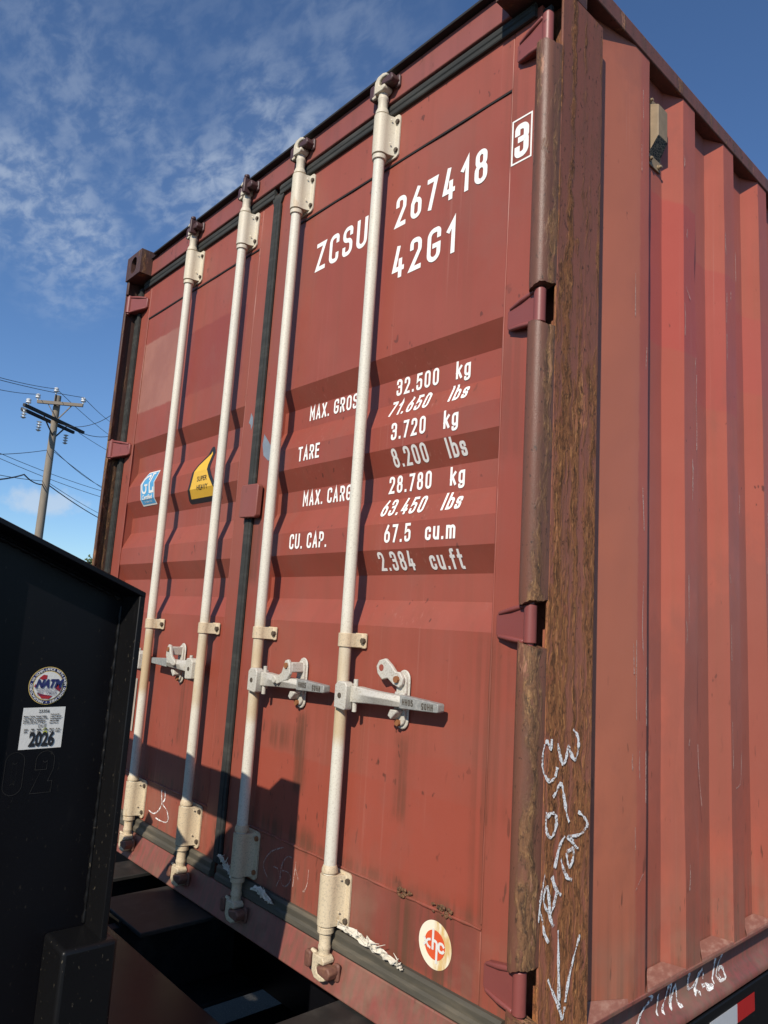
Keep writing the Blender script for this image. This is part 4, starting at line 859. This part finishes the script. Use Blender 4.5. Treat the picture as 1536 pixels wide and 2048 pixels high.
sb = MB(); sb.box(1.8305, 1.934, -.664, -.560, -.24, .281); obj('stake_post', sb, 'black_dusty', TR, .008, seg=3)
# deck frame
dk = MB(); dk.box(.30, 2.14, -.80, -.242, -.016, -.004); dk.box(.30, 2.14, -.256, -.242, -.27, -.016); dk.box(.30, 2.14, -.80, -.788, -.27, -.016)
CM = obj('cross_member', dk, 'black', TR, .003)
k = MB()
for x, y in ((1.42, -.42), (1.47, -.40), (1.66, -.45)): k.cyl((x, y, -.0035), (x, y, -.0030), .011, n=16)
each('bolt_hole', k, 'dark', CM)
for x0, x1 in ((.655, .810), (.965, 1.274), (1.885, 2.09)):
    b = MB(); b.box(x0, x1, -.19, 12.4, -.016, -.0035); xm = (x0 + x1) / 2; b.box(xm - .006, xm + .006, -.185, 12.4, -.25, -.016); b.box(x0, x1, -.19, 12.4, -.262, -.25); b.box(xm - .02, xm + .02, -.242, -.19, -.24, -.03); obj('deck_beam', b, 'beam_top', TR, .002)
b = MB(); b.box(1.31, 1.70, -2.2, 1.6, -.38, -.30); obj('shade_box', b, 'pit', TR, .006)  # added black box that covers bright ground where the underside lies in shade
for i in range(15):
    b = MB(); b.box(.0, 2.36, .22 + i * .85, .30 + i * .85, -.24, -.032); obj('cross_bar', b, 'black', TR)  # bars added to keep the ground under the deck dark
for x0, x1 in ((2.362, 2.432), (.006, .076)):
    b = MB(); b.box(x0, x1, .30, 12.5, -.215, -.034); SR = obj('side_rail', b, 'black_dusty', TR, .004)
    if x0 > 1:
        for i in range(4):
            y = .842 + i * 2.6
            t_ = MB(); t_.box(2.4325, 2.4335, y, y + .168, -.108, -.060); obj('reflective_tape', t_, 'refl_white', SR)
            t_ = MB(); t_.box(2.4325, 2.4335, y + .1685, y + .285, -.108, -.060); obj('reflective_tape', t_, 'refl_red', SR)
for y in (7.6, 8.6):
    for x in (.25, 2.0):
        b = MB(); ring = [(.20, 0), (.36, .015), (.38, .05), (.38, .17), (.36, .205), (.20, .22)]
        vs = []; n = 36
        for r, d in ring: vs += [(x + d, y + r * math.cos(2 * math.pi * i / n), GZ + .382 + r * math.sin(2 * math.pi * i / n)) for i in range(n)]
        b.add(vs, [(k_ * n + i, k_ * n + (i + 1) % n, (k_ + 1) * n + (i + 1) % n, (k_ + 1) * n + i) for k_ in range(5) for i in range(n)]); Wl = obj('wheel', b, 'rubber', TR)
        b = MB(); b.cyl((x + .03, y, GZ + .382), (x + .19, y, GZ + .382), .202, n=32); b.cyl((x + .18, y, GZ + .382), (x + .225, y, GZ + .382), .07, n=20); obj('rim', b, 'rim', Wl, .006)
for y in (7.6, 8.6):
    b = MB(); b.cyl((.3, y, GZ + .382), (2.14, y, GZ + .382), .05); obj('axle', b, 'black', TR)
for x in (.60, 1.84):
    b = MB(); b.box(x - .05, x + .05, -1.35, -1.25, GZ + .25, .95); b.box(x - .035, x + .035, -1.335, -1.265, GZ + .02, GZ + .25); b.box(x - .12, x + .12, -1.42, -1.18, GZ, GZ + .02); obj('landing_leg', b, 'black', TR, .004)
b = MB(); b.box(.524, 1.829, -2.30, -2.20, 1.25, 1.46); b.cyl((1.17, -2.25, .62), (1.17, -2.25, 1.25), .055); obj('neck_coupler', b, 'black', TR, .004)
# decals on the riser web
def on_web(u, v, l): return (WX + l, u, v)
ny, nz, nr = -.7165, .7425, .0362
ND = flat_obj('compliance_decal', [disc(ny, nz, nr)], 'decal_gold', RI, on_web, (), .0010)
flat_obj('decal_ring', [disc(ny, nz, nr * .965)], 'decal_navy', ND, on_web, (), .0014); flat_obj('decal_ring', [disc(ny, nz, nr * .785)], 'decal_gold', ND, on_web, (), .0018); flat_obj('decal_field', [disc(ny, nz, nr * .745)], 'decal_white', ND, on_web, (), .0022)
rp = [poly([(ny - .019, nz + .014), (ny - .011, nz + .021), (ny - .004, nz + .020), (ny - .004, nz + .013), (ny - .010, nz + .010)]), poly([(ny + .020, nz + .006), (ny + .0255, nz - .004), (ny + .023, nz - .012), (ny + .014, nz - .006)]), poly([(ny - .020, nz - .0135), (ny - .008, nz - .0165), (ny + .010, nz - .020), (ny + .004, nz - .0255), (ny - .010, nz - .0245)]), poly([(ny - .0245, nz + .004), (ny - .0225, nz - .0035), (ny - .0265, nz - .002)])]
flat_obj('decal_field', rp, 'decal_red', ND, on_web, (), .0026)
flat_obj('decal_text', shift(fnt('NATM', .0205, bold=.0013, shear=.35, xs=.84), ny, nz + .0035), 'decal_navy', ND, on_web, (), .0032)
flat_obj('decal_text', shift(fnt('NATIONAL ASSOCIATION OF', .0036, xs=1.0), ny, nz - .0055) + shift(fnt('TRAILER MANUFACTURERS', .0036), ny, nz - .0088) + [ribbon([Vector((ny - .0185, nz - .0185)), Vector((ny + .0165, nz - .0185)), Vector((ny + .0165, nz - .0112)), Vector((ny - .0185, nz - .0112))], True, .0005)] + shift(fnt('P22  178037', .0068), ny - .001, nz - .0148), 'decal_navy', ND, on_web, (), .0030)
txt = 'MANUFACTURED IN COMPLIANCE WITH NATM GUIDELINES'; pcs = []
for i, ch in enumerate(txt):
    if ch == ' ': continue
    a = R(-101 - (338.0) * (i + .5) / len(txt)); rr = nr * .872
    for vs, fs in fnt(ch, .0064, bold=.0002):
        an = a - math.pi / 2; pcs.append(([Vector((ny + rr * math.cos(a) + v.x * math.cos(an) - v.y * math.sin(an), nz + rr * math.sin(a) + v.x * math.sin(an) + v.y * math.cos(an))) for v in vs], fs))
pcs.append(poly([(ny + .0000 + .0017 * (1 if k % 2 == 0 else .42) * math.sin(math.pi * k / 5), nz - nr * .872 + .0017 * (1 if k % 2 == 0 else .42) * math.cos(math.pi * k / 5)) for k in range(10)]))
flat_obj('decal_text', pcs, 'decal_white', ND, on_web, (), .0026)
iy, iz = -.7165, .662
ID = flat_obj('inspection_decal', [poly([(iy - .0395, iz - .0395), (iy + .0395, iz - .0385), (iy + .0390, iz + .0395), (iy - .0395, iz + .0385)])], 'decal_white', RI, on_web, (), .0010)
pc = shift(fnt('23356', .0082, bold=.0001), iy - .001, iz + .0315) + shift(fnt('DUE', .0082), iy - .001, iz + .0035) + shift(fnt('2026', .0355, bold=.0016, xs=.66), iy + .001, iz - .0225)
for r_, row in enumerate(('Motor  Carrier  Annual  Safety', 'Test Passed in Compliance With', 'Federal  Rules  &  Regulations', '49 C.F.R. Part 396.17 - 396.23')): pc += shift(fnt(row, .0041, 'LEFT', bold=.00012, xs=.82), iy - .0375, iz + .0225 - r_ * .0041)
for r_, row in enumerate(('Performed By', 'Trailer Preferred', 'Truck Inspection', '708-555-0000', 'Island Park, IL')): pc += shift(fnt(row, .0037, 'LEFT', bold=.00012, xs=.82), iy + .0115, iz + .0255 - r_ * .0041)
for r_, row in enumerate((('JAN', 'FEB', 'MAR', 'APR', 'MAY', 'JUN'), ('JUL', 'AUG', 'SEP', 'OCT', 'NOV', 'DEC'))):
    for c_, mth in enumerate(row): pc += shift(fnt(mth, .0043, bold=.00015), iy - .030 + c_ * .0118, iz - .0025 - r_ * .0047)
flat_obj('decal_text', pc, 'decal_black', ID, on_web, (), .0018)
flat_obj('marker_stroke', [ribbon([Vector((iy + .001, iz - .004)), Vector((iy + .0045, iz + .0)), Vector((iy + .009, iz - .003))], False, .0016), ribbon([Vector((iy + .0015, iz - .0085)), Vector((iy + .006, iz - .0055)), Vector((iy + .009, iz - .009))], False, .0018)], 'marker', ID, on_web, (), .0024)
# number cut into the paint below
ol = MB()
for L in ([(-.748, .580, .02), (-.712, .580, .02), (-.712, .616, .02), (-.748, .616, .02)],): pass
out = []
for dx, gch in ((-.775, '0'), (-.720, '2')):
    p, wd = text_flat(gch, .078, .95, .27)
    for vs, fs in shift(p, dx, .540):
        n = len(vs) // 2
        if gch == '0': out += [ribbon(vs[:n], True, .0008), ribbon(vs[n:], True, .0008)]
        else: out += [ribbon(vs[:n] + vs[n:][::-1], True, .0008)]
flat_obj('stencil_number', out, 'beam_top', RI, on_web, (), .0008)

# ================================================================== utility pole and lines
D2R = Vector((-21.59, 6.12))
UP = thing('utility_pole', 'grey wooden utility pole with two crossarms beyond the trailer', 'utility pole', (-21.59, 6.12, GZ))
b = MB(); b.cyl((-21.59, 6.12, GZ), (-21.59, 6.12, 7.90), .150, .105, n=16); obj('pole', b, 'wood', UP)
def beam(p0, p1, w_, h_):
    p0, p1 = Vector(p0), Vector(p1); d = (p1 - p0).normalized(); s_ = Vector((-d.y, d.x, 0)).normalized() * w_ / 2; u_ = Vector((0, 0, h_ / 2)); bb = MB()
    bb.add([p0 - s_ - u_, p0 + s_ - u_, p0 + s_ + u_, p0 - s_ + u_, p1 - s_ - u_, p1 + s_ - u_, p1 + s_ + u_, p1 - s_ + u_], [(0, 1, 2, 3), (7, 6, 5, 4), (0, 4, 5, 1), (1, 5, 6, 2), (2, 6, 7, 3), (3, 7, 4, 0)]); return bb
off = Vector((.19, -.03, 0))
a0, a1 = Vector((-21.90, 5.57, 7.58)) + off, Vector((-21.03, 6.74, 7.58)) + off
obj('crossarm', beam(a0, a1, .09, .10), 'arm', UP)
c0, c1 = Vector((-20.75, 5.02, 7.02)), Vector((-22.42, 7.20, 7.02)); sd = Vector((.17, .13, 0))
for sg in (-1, 1): obj('crossarm', beam(c0 + sd * sg * .9 + (Vector((.25, -.33, 0)) if sg > 0 else Vector((0, 0, 0))), c1 + sd * sg * .9, .085, .095), 'arm_dark', UP)
for q in ((a0.lerp(a1, .22), (-21.45, 6.06, 7.15)), (a0.lerp(a1, .78), (-21.42, 6.14, 7.05))): obj('brace', beam(q[0], q[1], .025, .045), 'arm', UP)
for q in ((c0.lerp(c1, .30), (-21.5, 6.1, 6.5)), (c0.lerp(c1, .74), (-21.5, 6.15, 6.45))): obj('brace', beam(q[0], q[1], .03, .05), 'arm_dark', UP)
def insulator(p, hang=False, stack=False):
    b = MB(); x, y, z = p
    if hang:
        pr = []
        for k in range(4): pr += [(.03, z - .09 * k), (.085, z - .09 * k - .02), (.03, z - .09 * k - .06)]
        b.lathe(x, y, [(r_, zz) for r_, zz in pr][::-1], 12)
    else: b.lathe(x, y, [(.02, z - .10), (.03, z - .02), (.085, z - .01), (.06, z + .05), (.075, z + .06), (.075, z + .10), (.03, z + .13)], 12)
    obj('insulator', b, 'porcelain', UP)
insulator((a0.x, a0.y, 7.72)); insulator((a1.x, a1.y, 7.72)); insulator((-21.50, 6.02, 8.02)); b = MB(); b.cyl((-21.50, 6.02, 7.5), (-21.50, 6.02, 8.0), .02); obj('ridge_pin', b, 'arm_dark', UP)
insulator((-20.72, 5.02, 7.22)); insulator((-20.60, 4.90, 6.98), True); insulator((-20.95, 5.48, 6.76), True); insulator((-21.85, 6.62, 6.72), True)
def wire(pts, r, label, sag=.0):
    P = [Vector(p) for p in pts]; Q = []
    for i in range(len(P) - 1):
        for k in range(12):
            t_ = k / 12; q = P[i].lerp(P[i + 1], t_); q.z -= sag * 4 * t_ * (1 - t_); Q.append(q)
    Q.append(P[-1]); b = MB(); b.tube(Q, r * .8, 6); o = obj('power_line', b, 'cable'); tag(o, label, 'power line', 'wires strung on the utility pole')
WI = [([(-14.34, 2.09, 5.98), (-21.50, 6.02, 8.10)], .011, 'uppermost wire left of the pole, tied to its top pin insulator', .06),
 ([(-14.34, 2.10, 5.91), (a1.x, a1.y, 7.85)], .011, 'wire from the left ending on the right insulator of the upper crossarm', .05),
 ([(-14.33, 2.13, 5.67), (a0.x, a0.y, 7.83)], .011, 'wire from the left ending on the left insulator of the upper crossarm', .06),
 ([(a1.x, a1.y, 7.85), (-32.14, 12.35, 10.03)], .012, 'wire running right from the right insulator of the upper crossarm to behind the container', .1),
 ([(-21.50, 6.02, 8.10), (-32.11, 12.42, 9.29)], .012, 'wire running down right from the pole top pin to behind the container', .1),
 ([(-22.41, 7.2, 7.02), (-31.99, 12.73, 8.46)], .012, 'wire slanting down from the right end of the dark lower crossarm', .05),
 ([(-22.41, 7.2, 7.05), (-30.19, 11.85, 9.46)], .016, 'nearly level wire leaving the right end of the dark lower crossarm', .25),
 ([(-21.57, 6.19, 7.00), (-19.2, 6.55, 6.62), (-15.6, 6.30, 6.75)], .012, 'slack wire curving up right from the pole above the dark crossarm', .12),
 ([(-16.25, 2.74, 4.44), (-21.58, 6.0, 6.01)], .012, 'single wire meeting the pole from the left just below the crossarms', .05),
 ([(-21.56, 6.22, 6.06), (-33.87, 13.42, 7.08)], .014, 'upper of the two wires falling right from the middle of the pole', .28),
 ([(-21.56, 6.22, 6.00), (-33.87, 13.42, 6.70)], .012, 'lower of the two wires falling right from the middle of the pole', .05),
 ([(-35.88, 6.6, 8.69), (-45.03, 17.84, 8.69)], .020, 'upper of the two faint far wires passing behind the pole', .2),
 ([(-35.87, 6.63, 8.45), (-45.01, 17.89, 8.25)], .020, 'lower of the two faint far wires passing behind the pole', .2),
 ([(-16.24, 2.78, 4.09), (-21.62, 6.03, 4.98)], .012, 'thin wire reaching the lower pole from the left above the thick cable', .04),
 ([(-16.24, 2.81, 3.84), (-19.8, 4.95, 4.78), (-21.61, 6.04, 4.86)], .026, 'thick communication cable with a slack loop left of the lower pole', .08),
 ([(-21.57, 6.19, 4.95), (-33.8, 13.59, 5.48)], .012, 'thin wire falling right from the lower pole above the thick cable', .1),
 ([(-21.57, 6.2, 4.87), (-33.79, 13.62, 5.22)], .024, 'thick cable falling right from the lower pole to behind the container', .12)]
for w_ in WI: wire(*w_)

# ================================================================== a tree far behind
def tree(x, y, hgt, rad, label, seed):
    rng = random.Random(seed); T = thing('broadleaf_tree', label, 'tree', (x, y, GZ))
    tr_ = MB(); tr_.tube([(x, y, GZ), (x + .1, y, GZ + hgt * .3), (x, y + .15, GZ + hgt * .6), (x, y, GZ + hgt * .85)], [.28, .22, .14, .05], 10)
    cl_ = []
    for k in range(26):
        a = rng.random() * 6.28; rr = rad * math.sqrt(rng.random()) * .85; z = GZ + hgt * (.42 + .52 * rng.random()); c = Vector((x + rr * math.cos(a), y + rr * math.sin(a), z)); cl_.append((c, rad * rng.uniform(.22, .42)))
        tr_.tube([(x, y, GZ + hgt * rng.uniform(.3, .6)), (Vector((x, y, z - .4)) + c) / 2, c], [.09, .06, .02], 6)
    obj('trunk', tr_, 'bark', T); lf = MB()
    for c, r_ in cl_:
        for k in range(150):
            d = Vector((rng.gauss(0, 1), rng.gauss(0, 1), rng.gauss(0, .8))).normalized() * r_ * rng.random() ** .4; p = c + d; a = Vector((rng.uniform(-1, 1), rng.uniform(-1, 1), rng.uniform(-1, 1))).normalized(); b_ = a.orthogonal().normalized(); s_ = rng.uniform(.10, .22)
            lf.add([p - a * s_, p + b_ * s_ * .5, p + a * s_, p - b_ * s_ * .5], [(0, 1, 2, 3)])
    obj('crown', lf, 'leaf', T, smooth=0)
tree(-52.9, 19.6, 6.0, 2.6, 'dark green tree whose top just shows between trailer and container', 11)
